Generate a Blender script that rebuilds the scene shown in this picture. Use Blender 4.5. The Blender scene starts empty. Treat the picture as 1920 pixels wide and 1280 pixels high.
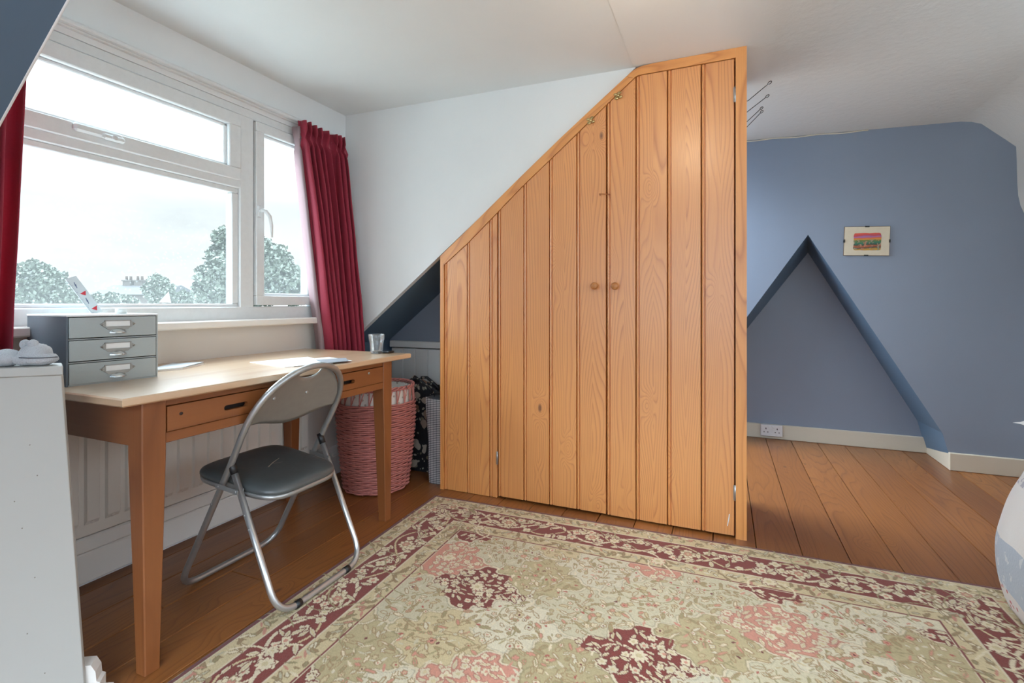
import bpy, math, random
import numpy as np
from mathutils import Vector, Matrix, noise as mnoise

R = random.Random(7)
sc = bpy.context.scene
COL = sc.collection
PI = math.pi

# ------------------------------------------------------------------ helpers
class Geo:
    """collects faces in world coordinates; becomes ONE mesh object"""
    def __init__(s):
        s.v = []; s.f = []; s.uv = []; s.pid = []; s.mi = []; s.sm = []
    def add(s, verts, faces, uv=None, pid=0.0, mi=0, smooth=False):
        b = len(s.v); s.v.extend(Vector(p) for p in verts)
        for k, f in enumerate(faces):
            s.f.append(tuple(b + i for i in f))
            s.uv.append([uv[i] for i in f] if uv else None)
            s.pid.append(pid); s.mi.append(mi); s.sm.append(smooth)
    def box(s, a, b, mi=0, pid=0.0, bev=0.0):
        x0, y0, z0 = [min(p, q) for p, q in zip(a, b)]; x1, y1, z1 = [max(p, q) for p, q in zip(a, b)]
        if bev <= 0:
            v = [(x0,y0,z0),(x1,y0,z0),(x1,y1,z0),(x0,y1,z0),(x0,y0,z1),(x1,y0,z1),(x1,y1,z1),(x0,y1,z1)]
            s.add(v, [(0,3,2,1),(4,5,6,7),(0,1,5,4),(1,2,6,5),(2,3,7,6),(3,0,4,7)], mi=mi, pid=pid)
        else:
            s.rbox((x0,y0,z0), (x1,y1,z1), bev, mi, pid)
    def rbox(s, a, b, r, mi=0, pid=0.0):
        # box with chamfered edges: 24 vertices
        x0,y0,z0 = a; x1,y1,z1 = b
        r = min(r, (x1-x0)/2.01, (y1-y0)/2.01, (z1-z0)/2.01)
        vs = []; idx = {}
        for X in (0,1):
            for Y in (0,1):
                for Z in (0,1):
                    cx, cy, cz = (x1 if X else x0), (y1 if Y else y0), (z1 if Z else z0)
                    sx, sy, sz = (-r if X else r), (-r if Y else r), (-r if Z else r)
                    idx[X,Y,Z,0] = len(vs); vs.append((cx, cy+sy, cz+sz))
                    idx[X,Y,Z,1] = len(vs); vs.append((cx+sx, cy, cz+sz))
                    idx[X,Y,Z,2] = len(vs); vs.append((cx+sx, cy+sy, cz))
        F = []
        def q(*k): F.append(tuple(idx[i] for i in k))
        for X in (0,1):
            k = [(X,0,0,0),(X,1,0,0),(X,1,1,0),(X,0,1,0)]; q(*(k if X else k[::-1]))
        for Y in (0,1):
            k = [(0,Y,0,1),(1,Y,0,1),(1,Y,1,1),(0,Y,1,1)]; q(*(k if not Y else k[::-1]))
        for Z in (0,1):
            k = [(0,0,Z,2),(1,0,Z,2),(1,1,Z,2),(0,1,Z,2)]; q(*(k if Z else k[::-1]))
        for A in (0,1):
            for B in (0,1):
                q((A,B,0,0),(A,B,1,0),(A,B,1,1),(A,B,0,1))
                q((A,0,B,0),(A,1,B,0),(A,1,B,2),(A,0,B,2))
                q((0,A,B,1),(1,A,B,1),(1,A,B,2),(0,A,B,2))
        for X in (0,1):
            for Y in (0,1):
                for Z in (0,1): q((X,Y,Z,0),(X,Y,Z,1),(X,Y,Z,2))
        s.add(vs, F, mi=mi, pid=pid)
    def prism(s, poly, d, mi=0, pid=0.0, uv=None):
        """polygon (3-D points) pushed along vector d"""
        n = len(poly); d = Vector(d)
        v = [Vector(p) for p in poly] + [Vector(p) + d for p in poly]
        f = [tuple(range(n))[::-1], tuple(range(n, 2*n))] + [(i, (i+1) % n, n+(i+1) % n, n+i) for i in range(n)]
        s.add(v, f, mi=mi, pid=pid, uv=(uv + uv) if uv else None)
    def tube(s, pts, r, seg=10, closed=False, mi=0, cap=True):
        pts = [Vector(p) for p in pts]; n = len(pts)
        rr = r if isinstance(r, (list, tuple)) else [r]*n
        vs = []; prev = None
        for i, p in enumerate(pts):
            if closed: t = pts[(i+1) % n] - pts[i-1]
            else: t = pts[min(i+1, n-1)] - pts[max(i-1, 0)]
            t.normalize()
            if prev is None:
                a = Vector((0,0,1)) if abs(t.z) < .9 else Vector((1,0,0))
                u = t.cross(a).normalized()
            else:
                u = prev - t*prev.dot(t)
                u = u.normalized() if u.length > 1e-6 else t.orthogonal().normalized()
            w = t.cross(u); prev = u
            for k in range(seg):
                a = 2*PI*k/seg; vs.append(p + (u*math.cos(a) + w*math.sin(a))*rr[i])
        F = []
        for i in range(n if closed else n-1):
            j = (i+1) % n
            for k in range(seg):
                l = (k+1) % seg; F.append((i*seg+k, i*seg+l, j*seg+l, j*seg+k))
        if not closed and cap: F += [tuple(range(seg))[::-1], tuple((n-1)*seg+k for k in range(seg))]
        s.add(vs, F, mi=mi, smooth=True)
    def lathe(s, prof, c, seg=32, mi=0, smooth=True, axis='z', fac=None):
        vs = []; c = Vector(c)
        for r, h in prof:
            for k in range(seg):
                a = 2*PI*k/seg; q = r*(fac(a, h) if fac else 1)
                x, y = q*math.cos(a), q*math.sin(a)
                if axis == 'z': vs.append(c + Vector((x, y, h)))
                elif axis == 'y': vs.append(c + Vector((x, h, -y)))
                else: vs.append(c + Vector((h, x, y)))
        F = []
        for i in range(len(prof)-1):
            for k in range(seg):
                l = (k+1) % seg; F.append((i*seg+k, i*seg+l, (i+1)*seg+l, (i+1)*seg+k))
        s.add(vs, F, mi=mi, smooth=smooth)
    def ball(s, c, rad, seg=16, rings=10, mi=0, dis=0.0):
        c = Vector(c); vs = []; F = []
        for i in range(rings+1):
            ph = PI*i/rings
            for k in range(seg):
                a = 2*PI*k/seg
                p = Vector((math.sin(ph)*math.cos(a), math.sin(ph)*math.sin(a), math.cos(ph)))
                q = 1 + (dis*mnoise.noise(p*2.5 + c*9) if dis else 0)
                vs.append(c + Vector((p.x*rad[0], p.y*rad[1], p.z*rad[2]))*q)
        for i in range(rings):
            for k in range(seg):
                l = (k+1) % seg; F.append((i*seg+k, (i+1)*seg+k, (i+1)*seg+l, i*seg+l))
        s.add(vs, F, mi=mi, smooth=True)
    def grid(s, fn, nu, nv, mi=0, smooth=True, uvs=False, pid=0.0):
        vs = [fn(i/nu, j/nv) for j in range(nv+1) for i in range(nu+1)]
        F = [(j*(nu+1)+i, j*(nu+1)+i+1, (j+1)*(nu+1)+i+1, (j+1)*(nu+1)+i) for j in range(nv) for i in range(nu)]
        uv = [(i/nu, j/nv) for j in range(nv+1) for i in range(nu+1)] if uvs else None
        s.add(vs, F, mi=mi, smooth=smooth, uv=uv, pid=pid)
    def mesh(s, name, off):
        m = bpy.data.meshes.new(name)
        off = Vector(off)
        m.from_pydata([tuple(p - off) for p in s.v], [], s.f)
        if any(u for u in s.uv):
            l = m.uv_layers.new(name='UVMap'); k = 0
            for f, u in zip(s.f, s.uv):
                for i in range(len(f)):
                    l.data[k].uv = u[i] if u else (0, 0); k += 1
        if any(s.pid):
            a = m.attributes.new('pid', 'FLOAT', 'FACE'); a.data.foreach_set('value', s.pid)
        m.polygons.foreach_set('material_index', s.mi)
        m.polygons.foreach_set('use_smooth', s.sm)
        m.update()
        return m

def thing(name, label, cat, loc, group=None):
    o = bpy.data.objects.new(name, None); COL.objects.link(o); o.location = loc
    o.empty_display_size = .05
    o['label'] = label; o['category'] = cat
    if group: o['group'] = group
    return o
def rootloc(p):
    l = Vector((0,0,0))
    while p is not None: l += p.location; p = p.parent
    return l
def part(name, g, mats, parent=None, label=None, loc=None):
    """link geo as one object under parent; vertices were given in world coordinates"""
    off = rootloc(parent) if parent else Vector(loc or (0,0,0))
    m = g.mesh(name, off)
    for x in (mats if isinstance(mats, (list, tuple)) else [mats]): m.materials.append(x)
    o = bpy.data.objects.new(name, m); COL.objects.link(o)
    if parent: o.parent = parent
    elif loc: o.location = loc
    if label: o['label'] = label
    return o
def solo(name, g, mats, label, cat, loc, group=None):
    o = part(name, g, mats, None, label, loc); o['category'] = cat
    if group: o['group'] = group
    return o
def struct(name, g, mats, parent=None):
    o = part(name, g, mats, parent)
    if not parent: o['kind'] = 'structure'
    return o
def bevel(o, w=.003, seg=2):
    b = o.modifiers.new('bevel', 'BEVEL'); b.width = w; b.segments = seg; b.limit_method = 'ANGLE'; return o

# ------------------------------------------------------------------ materials
class NB:
    def __init__(s, name):
        s.m = bpy.data.materials.new(name); s.m.use_nodes = True
        s.nt = s.m.node_tree; s.b = s.nt.nodes['Principled BSDF']; s.out = s.nt.nodes['Material Output']
    def n(s, t, ins=None, **props):
        x = s.nt.nodes.new('ShaderNode' + t)
        for k, v in props.items(): setattr(x, k, v)
        for k, v in (ins or {}).items(): s.set(x.inputs[k], v)
        return x
    def set(s, sock, v):
        if hasattr(v, 'is_output'): s.nt.links.new(v, sock)
        else:
            if sock.type == 'RGBA' and len(v) == 3: v = (*v, 1)
            sock.default_value = v
    def P(s, **kw):
        for k, v in kw.items(): s.set(s.b.inputs[k.replace('_', ' ')], v)
        return s
    def M(s, op, a, b=0.0, c=None):
        i = {0: a, 1: b}
        if c is not None: i[2] = c
        return s.n('Math', i, operation=op).outputs[0]
    def mix(s, f, a, b, bt='MIX'):
        x = s.n('Mix', {0: f, 6: a, 7: b}, data_type='RGBA', blend_type=bt); return x.outputs[2]
    def ramp(s, f, stops, interp='LINEAR'):
        x = s.n('ValToRGB', {0: f}); r = x.color_ramp; r.interpolation = interp
        while len(r.elements) < len(stops): r.elements.new(.5)
        for e, (p, c) in zip(r.elements, stops):
            e.position = p; e.color = (*c, 1) if isinstance(c, (tuple, list)) else (c, c, c, 1)
        return x.outputs[0]
    def noise(s, v, scale=1.0, detail=2.0, rough=.5, dist=0.0):
        return s.n('TexNoise', {'Vector': v, 'Scale': scale, 'Detail': detail, 'Roughness': rough, 'Distortion': dist}).outputs[0]
    def vor(s, v, scale=1.0, feature='F1', rnd=1.0):
        return s.n('TexVoronoi', {'Vector': v, 'Scale': scale, 'Randomness': rnd}, feature=feature)
    def obj(s): return s.n('TexCoord').outputs['Object']
    def sep(s, v): return s.n('SeparateXYZ', {0: v}).outputs
    def xyz(s, x, y, z): return s.n('CombineXYZ', {0: x, 1: y, 2: z}).outputs[0]
    def attr(s, n, o='Fac'): return s.n('Attribute', attribute_name=n).outputs[o]
    def bump(s, h, strength=.3, dist=.002):
        s.set(s.b.inputs['Normal'], s.n('Bump', {'Height': h, 'Strength': strength, 'Distance': dist}).outputs[0]); return s

def paint(name, col, rough=.6, bump=.12, bscale=60, spec=.4, var=.04, detail=4):
    b = NB(name); o = b.obj()
    f = b.noise(o, 2.2, 4, .6)
    c2 = tuple(x*(1-var*2.2) for x in col)
    b.P(Base_Color=b.mix(f, col, c2), Roughness=rough, Specular_IOR_Level=spec)
    b.bump(b.noise(o, bscale, detail, .6), bump, .004)
    return b.m

def wood(name, light, dark, axis=None, rough=.35, nr=9.0, sa=6.0, sl=.75, knot=True, spec=.5, tone=.25, coat=0.0, kcol=(.12,.035,.012), vary=.5, fl=6, crough=.22, edge_k=0.0, cior=1.55):
    """axis None: UVMap (across, along) + pid attribute; else grain along object axis"""
    b = NB(name)
    if axis is None:
        u = b.sep(b.n('UVMap', uv_map='UVMap').outputs[0]); pid = b.attr('pid')
        ac, al, th = u[0], u[1], b.M('MULTIPLY', pid, 5.3)
        ac2 = b.M('ADD', ac, b.M('MULTIPLY', pid, 7.31)); al2 = b.M('ADD', al, b.M('MULTIPLY', pid, 3.77))
    else:
        o = b.sep(b.obj()); i = 'XYZ'.index(axis); j, k = [q for q in range(3) if q != i]
        al2 = o[i]; ac2 = b.M('ADD', o[j], b.M('MULTIPLY', o[k], .35)); th = b.M('MULTIPLY', o[k], 2.0); pid = None
    v = b.xyz(b.M('MULTIPLY', ac2, sa), b.M('MULTIPLY', al2, sl), th)
    h = b.noise(v, 1.0, 1.5, .4, .25)
    if axis is None and edge_k:
        h = b.M('ADD', b.M('MULTIPLY', h, .95), b.M('MULTIPLY', b.M('ABSOLUTE', b.M('SUBTRACT', ac, .082)), edge_k))
    if knot:
        kv = b.vor(b.xyz(b.M('MULTIPLY', ac2, 5.5), b.M('MULTIPLY', al2, 2.5), th), 1.0)
        kd = kv.outputs['Distance']
        kb = b.M('POWER', b.M('MAXIMUM', b.M('SUBTRACT', 1.0, b.M('MULTIPLY', kd, 3.2)), 0.0), 2.0)
        h = b.M('ADD', h, b.M('MULTIPLY', kb, .36))
    ring = b.M('FRACT', b.M('MULTIPLY', h, nr))
    lm = lambda t: tuple(l*(1-t)+d*t for l, d in zip(light, dark))
    c = b.ramp(ring, [(0, light), (.40, lm(.06)), (.70, lm(.42)), (.84, lm(1.1)), (.91, lm(.5)), (1, light)])
    c = b.mix(b.noise(v, 2.3, 2), lm(.18), c)
    fib = b.noise(b.xyz(b.M('MULTIPLY', ac2, 260), b.M('MULTIPLY', al2, fl), th), 1.0, 3, .6)
    c = b.mix(b.M('MULTIPLY', b.M('SUBTRACT', fib, .35), .5), c, dark)
    if knot:
        c = b.mix(b.ramp(kd, [(.03, .9), (.07, 0.0)]), c, kcol)
    big = b.noise(b.xyz(b.M('MULTIPLY', ac2, 2.0), b.M('MULTIPLY', al2, 1.1), th), 1.0, 3)
    c = b.mix(b.M('MULTIPLY', big, tone), c, tuple(d*.8 for d in dark))
    if pid is not None:
        rn = b.n('TexWhiteNoise', {'W': pid}, noise_dimensions='1D').outputs[0]
        c = b.mix(b.M('MULTIPLY', rn, vary), c, tuple(.72*d + .1*l for l, d in zip(light, dark)))
    b.P(Base_Color=c, Roughness=b.M('ADD', rough, b.M('MULTIPLY', b.M('SUBTRACT', fib, .5), .12)), Specular_IOR_Level=spec)
    if coat: b.P(Coat_Weight=coat, Coat_Roughness=crough, Coat_IOR=cior)
    b.bump(b.M('ADD', fib, b.M('MULTIPLY', ring, .4)), .12, .0015)
    return b.m

def plain(name, col, rough=.5, metal=0.0, spec=.5, **kw):
    b = NB(name); o = b.obj()
    f = b.noise(o, 35, 4, .6)
    b.P(Base_Color=b.mix(f, col, tuple(x*.85 for x in col)), Roughness=b.M('ADD', rough-.04, b.M('MULTIPLY', f, .08)), Metallic=metal, Specular_IOR_Level=spec, **kw)
    return b.m

WHITE = paint('white_wall_paint', (.77,.80,.81), .55, .06, 45)
CEIL = paint('ceiling_paint', (.745,.775,.78), .65, .06, 30)
b = NB('rough_plaster_shaded'); o = b.obj()
rough_shade = b.n('MapRange', {0: b.sep(o)[0], 1: -.02, 2: .22, 3: .04, 4: 1.0}).outputs[0]
b.P(Base_Color=b.mix(rough_shade, (.745,.775,.78), (.60,.60,.575)), Roughness=.6)  # greyer to the right: the ceiling's shade is put into the colour
b.bump(b.M('MULTIPLY', b.noise(o, 26, 6, .6), rough_shade), .6, .005); CEILR = b.m
DADO = paint('under_sill_paint', (.72,.69,.645), .6, .1, 40)
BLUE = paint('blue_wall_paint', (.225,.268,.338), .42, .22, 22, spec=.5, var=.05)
BLUE2 = paint('shaded_blue_paint', (.10,.165,.245), .5, .12, 30, spec=.4)  # room blue with the shade of slopes and recess reveals darkened into it
CREAM = paint('cream_gloss_paint', (.62,.56,.45), .35, .15, 25)
GLOSSW = paint('white_gloss_paint', (.80,.78,.74), .32, .06, 20)
UPVC = plain('white_window_plastic', (.74,.77,.78), .32)
RADW = paint('radiator_enamel', (.76,.72,.66), .4, .02, 20)
PINE = wood('varnished_pine', (.82,.375,.115), (.45,.125,.025), None, .42, 27, 4.0, .62, coat=1.0, vary=.20, tone=.10, crough=.34, edge_k=2.7, cior=1.75)
PINEX = wood('varnished_pine_rail', (.80,.36,.105), (.46,.145,.032), None, .4, 16, 5, .6, knot=False, coat=.9, crough=.34, edge_k=1.5, vary=.1, tone=.12)
FLOORW = wood('stained_floorboards', (.46,.180,.046), (.15,.045,.012), None, .36, 19, 5.0, .7, tone=.55, vary=.62, coat=.2, edge_k=1.5, kcol=(.05,.018,.008))
DESKY = wood('desk_wood_long', (.29,.104,.033), (.18,.056,.016), 'Y', .38, 7, 5, .6, knot=False, tone=.25)
DESKX = wood('desk_wood_cross', (.28,.10,.031), (.17,.053,.015), 'X', .38, 7, 5, .6, knot=False, tone=.25)
DESKZ = wood('desk_wood_upright', (.29,.103,.032), (.17,.053,.016), 'Z', .38, 7, 6, .6, knot=False, tone=.3)
DESKTOP = wood('desk_top_wood_sheen', (.66,.46,.29), (.54,.33,.18), 'Y', .34, 6, 4, .5, knot=False, tone=.12, spec=.8, coat=1.0, crough=.24, cior=1.75)  # pale base colour carries the window's reflection on the top
DARKSLOT = plain('dark_recess', (.03,.015,.01), .8)
KNOBW = plain('turned_knob_wood', (.50,.21,.07), .35)
STEEL = plain('brushed_tube_steel', (.44,.45,.45), .34, .72)
BRASS = plain('aged_brass', (.55,.42,.20), .35, 1.0)
BLACKP = plain('black_plastic', (.012,.012,.013), .4)
VINYL = plain('dark_vinyl', (.080,.094,.098), .36, spec=.75)
BACKP = plain('grey_painted_metal', (.36,.36,.34), .36, .5)
WIRE = plain('dark_wire', (.03,.028,.026), .4, .6)
PAPER = plain('white_paper', (.80,.81,.80), .7)
PAPER2 = plain('pale_grey_print', (.62,.66,.70), .6)
PLUSH = None

# ------------------------------------------------------------------ floor
FLOOR_EDGE, BW = .135, .1755
g = Geo(); n = 1
for k in range(-14, 15):
    x0 = FLOOR_EDGE + k*BW; x1 = x0 + BW
    if x1 < -2.3 or x0 > 2.72: continue
    y = -1.6
    while y < 4.45:
        L = R.uniform(2.6, 5.6) if k < 0 else 9.0; y1 = min(4.45, y + L)
        gx, gy, c = .0016, .0012, .0018
        a, b_, d, e = x0+gx, x1-gx, y+gy, y1-gy
        zz = R.uniform(-.0015, 0.0)
        vs = [(a,d,zz-.014),(b_,d,zz-.014),(b_,e,zz-.014),(a,e,zz-.014),(a,d,zz-c),(b_,d,zz-c),(b_,e,zz-c),(a,e,zz-c),(a+c,d+c,zz),(b_-c,d+c,zz),(b_-c,e-c,zz),(a+c,e-c,zz)]
        uv = [(p[0]-x0, p[1]) for p in vs]
        g.add(vs, [(0,1,5,4),(1,2,6,5),(2,3,7,6),(3,0,4,7),(4,5,9,8),(5,6,10,9),(6,7,11,10),(7,4,8,11),(8,9,10,11)], uv=uv, pid=float(n)*.37)
        n += 1; y = y1
g.box((-2.32,-1.6,-.06), (2.72,4.46,-.0145), mi=1)
struct('floor', g, [FLOORW, DARKSLOT])

# ------------------------------------------------------------------ room shell
YC, YN, XW = 2.461, .527, -2.19          # far cheek, near cheek, window wall
X0, Z0, SL = -2.17, .806, .7905           # where the roof slope starts and its steepness
def slz(x): return Z0 + SL*(x - X0)
XT = -.392                                # slope meets the flat ceiling here
def dz(x): return 2.213 + .03*max(0, min(1, (-.35 - x)/1.85))

WY0, WY1, WZ0, WZ1 = .60, 2.27, .985, 2.035   # window opening
g = Geo()
g.box((-2.33,YN-.03,0), (-2.215,YC+.03,WZ0-.03))
g.box((-2.33,YN-.03,WZ0-.03), (-2.205,WY0,2.3)); g.box((-2.33,WY1,WZ0-.03), (XW,YC+.03,2.3))
g.box((-2.33,WY0,WZ1), (XW,WY1,2.3))
struct('wall_window', g, WHITE)
g = Geo(); g.box((-2.2149,YN,.10), (-2.211,YC,WZ0-.035)); struct('wall_window_lower', g, DADO)
# dormer cheeks
def cheek(y0, y1, lift=0.0):
    g = Geo(); xs = np.linspace(X0, XT, 14)
    poly = [(XW-.02,y0,Z0-.015+lift),(X0,y0,Z0+lift)] + [(x,y0,slz(x)+lift) for x in xs[1:]] + [(XT,y0,2.27),(XW-.02,y0,2.28)]
    g.prism(poly, (0,y1-y0,0)); return g
struct('wall_dormer_far', cheek(YC, YC+.035), WHITE)
struct('wall_dormer_near', cheek(YN-.03, YN, .02), WHITE)
# thin pale edge bead along the near cheek
g = Geo(); g.tube([(X0,YN+.001,Z0+.003),(XT,YN+.001,slz(XT)+.003)], .0035, 6); struct('trim_1', g, WHITE)
# dormer ceiling and main ceiling
g = Geo(); g.prism([(-2.25,YN-.03,2.2445),(-.35,YN-.03,2.2135),(-.35,YN-.03,2.33),(-2.25,YN-.03,2.33)], (0,YC-YN+.06,0))
struct('ceiling', g, CEIL)
def mz(x, y):
    t = max(0, min(1, (y-2.5)/1.5)); far = 2.256 - (x-.0)*.031
    return 2.2125*(1-t) + far*t
g = Geo(); g.grid(lambda a, b: (-.40 + a*1.80, -1.6 + b*5.62, mz(-.40+a*1.80, -1.6+b*5.62)), 12, 30)
g.grid(lambda a, b: (-.40 + a*1.80, -1.6 + b*5.62, 2.36), 1, 1)
g.box((1.4,-1.6,2.2125), (2.72,2.6,2.36))
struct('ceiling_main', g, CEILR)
# right-hand bulkhead: curved shoulder, slope, upright face
prof = [(1.33,2.2145),(1.385,2.213),(1.44,2.204),(1.489,2.185),(1.56,2.115),(1.61,2.066),(1.654,2.021),(1.657,1.93),(1.660,1.791),(1.664,1.72),(1.674,1.66),(1.695,1.60),(1.74,1.54),(1.84,1.47),(1.84,0)]
g = Geo(); g.grid(lambda a, b: (prof[round(a*14)][0], 2.6+b*1.42, prof[round(a*14)][1]), 14, 6)
g.box((1.845,2.6,0), (2.72,2.66,2.36))
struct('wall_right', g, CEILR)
g = Geo(); g.box((2.6,-1.6,0), (2.7,2.6,.85)); g.box((2.6,-1.6,1.95), (2.7,2.6,2.3)); g.box((2.6,-1.6,.85), (2.7,-.3,1.95)); g.box((2.6,2.2,.85), (2.7,2.6,1.95))
struct('wall_right_end', g, WHITE)
g = Geo(); g.box((-2.3,-1.68,0), (-1.6,-1.6,2.2)); g.box((1.9,-1.68,0), (2.7,-1.6,2.3)); g.box((-1.6,-1.68,0), (1.9,-1.6,.45))
struct('wall_back', g, WHITE)

# roof slopes, painted blue underneath
def slope_slab(y0, y1):
    g = Geo(); dx, dzz = -.06*math.sin(math.atan(SL)), .06*math.cos(math.atan(SL))
    g.prism([(X0,y0,Z0),(XT,y0,slz(XT)),(XT+dx,y0,slz(XT)+dzz),(X0+dx,y0,Z0+dzz)], (0,y1-y0,0)); return g
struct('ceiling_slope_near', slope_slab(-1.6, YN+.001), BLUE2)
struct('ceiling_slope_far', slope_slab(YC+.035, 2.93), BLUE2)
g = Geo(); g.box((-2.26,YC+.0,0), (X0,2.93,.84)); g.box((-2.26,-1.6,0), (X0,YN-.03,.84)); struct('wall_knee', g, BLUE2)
YB = 2.89
g = Geo(); g.box((-2.2,YB,.8), (.06,YB+.04,2.2)); g.box((-2.2,YB+.021,0), (.06,YB+.06,.81)); struct('wall_alcove', g, BLUE)
# tongue-and-groove dado in the alcove
g = Geo(); x = -2.145
while x < -1.3:
    g.box((x+.002,YB-.02,0), (x+.098,YB+.02,.75), bev=.004); x += .1
g.box((-2.145,YB-.012,0), (-1.3,YB+.02,.75))
g.rbox((-2.15,YB-.035,.757), (-1.3,YB+.02,.802), .004)
struct('trim_2', g, paint('grey_white_panel_paint', (.66,.68,.68), .7, .06, 30))

# far blue wall with an A-shaped recess
YF, YR = 4.0, 4.39
oa, orr, ol = (.55,1.542), (1.353,.0), (-.478,.0)
oright = lambda z: .55 + (1.353-.55)*(1.542-z)/1.412
oleft = lambda z: .55 - .667*(1.542-z)
ia = (.603,1.452)
iright = lambda z: .603 + (1.335-.603)*(1.452-z)/1.328
ileft = lambda z: .603 - .715*(1.452-z)
g = Geo()
zs = list(np.linspace(.13, 1.542, 15)); zs[0] = 0.0
rx = [1.353 if z < .13 else oright(z) for z in zs]; lx = [oleft(z) for z in zs]
izs = list(np.linspace(.13, 1.452, 15)); izs[0] = 0.0
irx = [1.337 if z < .13 else iright(z) for z in izs]; ilx = [ileft(z) for z in izs]
top = lambda x: 2.256 - x*.031 + .01
for i in range(14):      # outer face left and right of the recess
    g.add([(-.9,YF,zs[i]),(lx[i],YF,zs[i]),(lx[i+1],YF,zs[i+1]),(-.9,YF,zs[i+1])], [(0,1,2,3)])
    g.add([(rx[i],YF,zs[i]),(1.86,YF,zs[i]),(1.86,YF,zs[i+1]),(rx[i+1],YF,zs[i+1])], [(0,1,2,3)])
    g.add([(ilx[i],YR,izs[i]),(irx[i],YR,izs[i]),(irx[i+1],YR,izs[i+1]),(ilx[i+1],YR,izs[i+1])], [(0,1,2,3)])
g.add([(-.9,YF,1.542),(1.86,YF,1.542),(1.86,YF,2.31),(-.9,YF,2.31)], [(0,1,2,3)])
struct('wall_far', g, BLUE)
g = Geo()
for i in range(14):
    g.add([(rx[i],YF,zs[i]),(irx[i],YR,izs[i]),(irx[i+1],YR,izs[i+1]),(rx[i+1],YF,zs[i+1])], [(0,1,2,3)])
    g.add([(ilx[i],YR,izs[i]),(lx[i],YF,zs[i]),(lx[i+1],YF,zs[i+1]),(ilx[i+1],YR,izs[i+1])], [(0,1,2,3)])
struct('wall_far_recess', g, BLUE2)  # reveals use the darkened blue for their shade
g = Geo()
g.rbox((-.5,YR-.018,0), (1.335,YR+.01,.112), .004)
g.rbox((1.327,YF+.0005,0), (1.346,YR-.018,.1115), .003)
g.rbox((1.325,YF-.018,0), (1.85,YF+.005,.112), .004)
struct('baseboard_far', g, CREAM)
g = Geo(); g.rbox((-2.214,YN,0.012), (-2.196,YC-.02,.125), .004); g.rbox((-2.214,YN,.128), (-2.189,YC-.02,.186), .006)
struct('baseboard_window', g, GLOSSW)
# rough caulk line where wall and ceiling meet
g = Geo(); g.tube([(x, YF-.004, mz(x,4.0)-.006+.003*math.sin(x*23)) for x in np.linspace(.0,.9,20)], .004, 6); struct('trim_3', g, CREAM)

# ------------------------------------------------------------------ window
win = bpy.data.objects.new('window_1', None); COL.objects.link(win); win['kind'] = 'structure'; win.location = (XW, 1.43, WZ0)
XO = -2.27
def bar(g, y0, y1, z0, z1, xi=-2.192, xo=XO, bev=.004): g.rbox((xo,y0,z0), (xi,y1,z1), bev)
MU0, MU1 = 1.722, 1.80
g = Geo()
bar(g, WY0, WY1, 1.992, WZ1); bar(g, WY0, WY1, WZ0-.02, 1.045)
bar(g, WY0, WY0+.06, 1.04, 1.995); bar(g, WY1-.06, WY1, 1.04, 1.995)
bar(g, MU0, MU1, 1.04, 1.995); bar(g, WY0+.055, MU0+.002, 1.628, 1.69)
# glazing beads of the fixed lower light
for a in ((WY0+.06,MU0,1.604,1.63),(WY0+.06,MU0,1.042,1.060)): bar(g, *a, xi=-2.205, xo=-2.25)
for a in ((MU0-.034,MU0+.002,1.0605,1.6035),(WY0+.055,WY0+.09,1.0605,1.6035)): bar(g, *a, xi=-2.205, xo=-2.25)
part('window_frame', g, UPVC, win)
def sash(y0, y1, z0, z1, w, wb):
    g = Geo(); xi = -2.178
    bar(g, y0, y1, z1-w, z1, xi); bar(g, y0, y1, z0, z0+wb, xi); bar(g, y0, y0+w, z0+wb-.002, z1-w+.002, xi-.0005); bar(g, y1-w, y1, z0+wb-.002, z1-w+.002, xi-.0005)
    s = .014
    bar(g, y0+w-.004, y1-w+.004, z1-w-s, z1-w+.002, -2.2, -2.25); bar(g, y0+w-.004, y1-w+.004, z0+wb-.002, z0+wb+s, -2.2, -2.25)
    bar(g, y0+w-.004, y0+w+s, z0+wb, z1-w, -2.2, -2.25); bar(g, y1-w-s, y1-w+.004, z0+wb, z1-w, -2.2, -2.25)
    return part('sash', g, UPVC, win)
s1 = sash(WY0+.058, MU0-.004, 1.664, 1.988, .062, .06)
s2 = sash(MU1+.004, WY1-.045, 1.052, 1.988, .05, .05)

b = NB('rain_spotted_glass'); o = b.obj()
v1 = b.vor(o, 75); r1 = b.sep(v1.outputs['Color'])[0]
drops = b.M('MULTIPLY', b.M('LESS_THAN', v1.outputs['Distance'], b.M('MULTIPLY', r1, .30)), b.M('GREATER_THAN', r1, .70))
zz = b.sep(o)[2]
low = b.ramp(zz, [(.08, 1.0), (.55, .0)])
dirt = b.noise(o, 9, 5, .65)
fac = b.M('ADD', b.M('ADD', .007, b.M('MULTIPLY', low, .022)), b.M('ADD', b.M('MULTIPLY', b.M('MULTIPLY', drops, low), .09), b.M('MULTIPLY', dirt, .010)))
tr = b.n('BsdfTransparent', {0: (.95,.97,.96)}).outputs[0]
tl = b.n('BsdfTranslucent', {0: (.86,.90,.89)}).outputs[0]
mx = b.n('MixShader', {0: fac, 1: tr, 2: tl}).outputs[0]
b.set(b.out.inputs[0], mx); GLASSP = b.m
def pane(y0, y1, z0, z1, par):
    g = Geo(); g.box((-2.232,y0,z0), (-2.228,y1,z1)); return part('pane', g, GLASSP, par)
b2 = GLASSP
pane(WY0+.12, MU0-.066, 1.724, 1.926, s1); pane(MU1+.054, WY1-.095, 1.102, 1.938, s2); pane(WY0+.09, MU0-.034, 1.058, 1.606, win)
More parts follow.
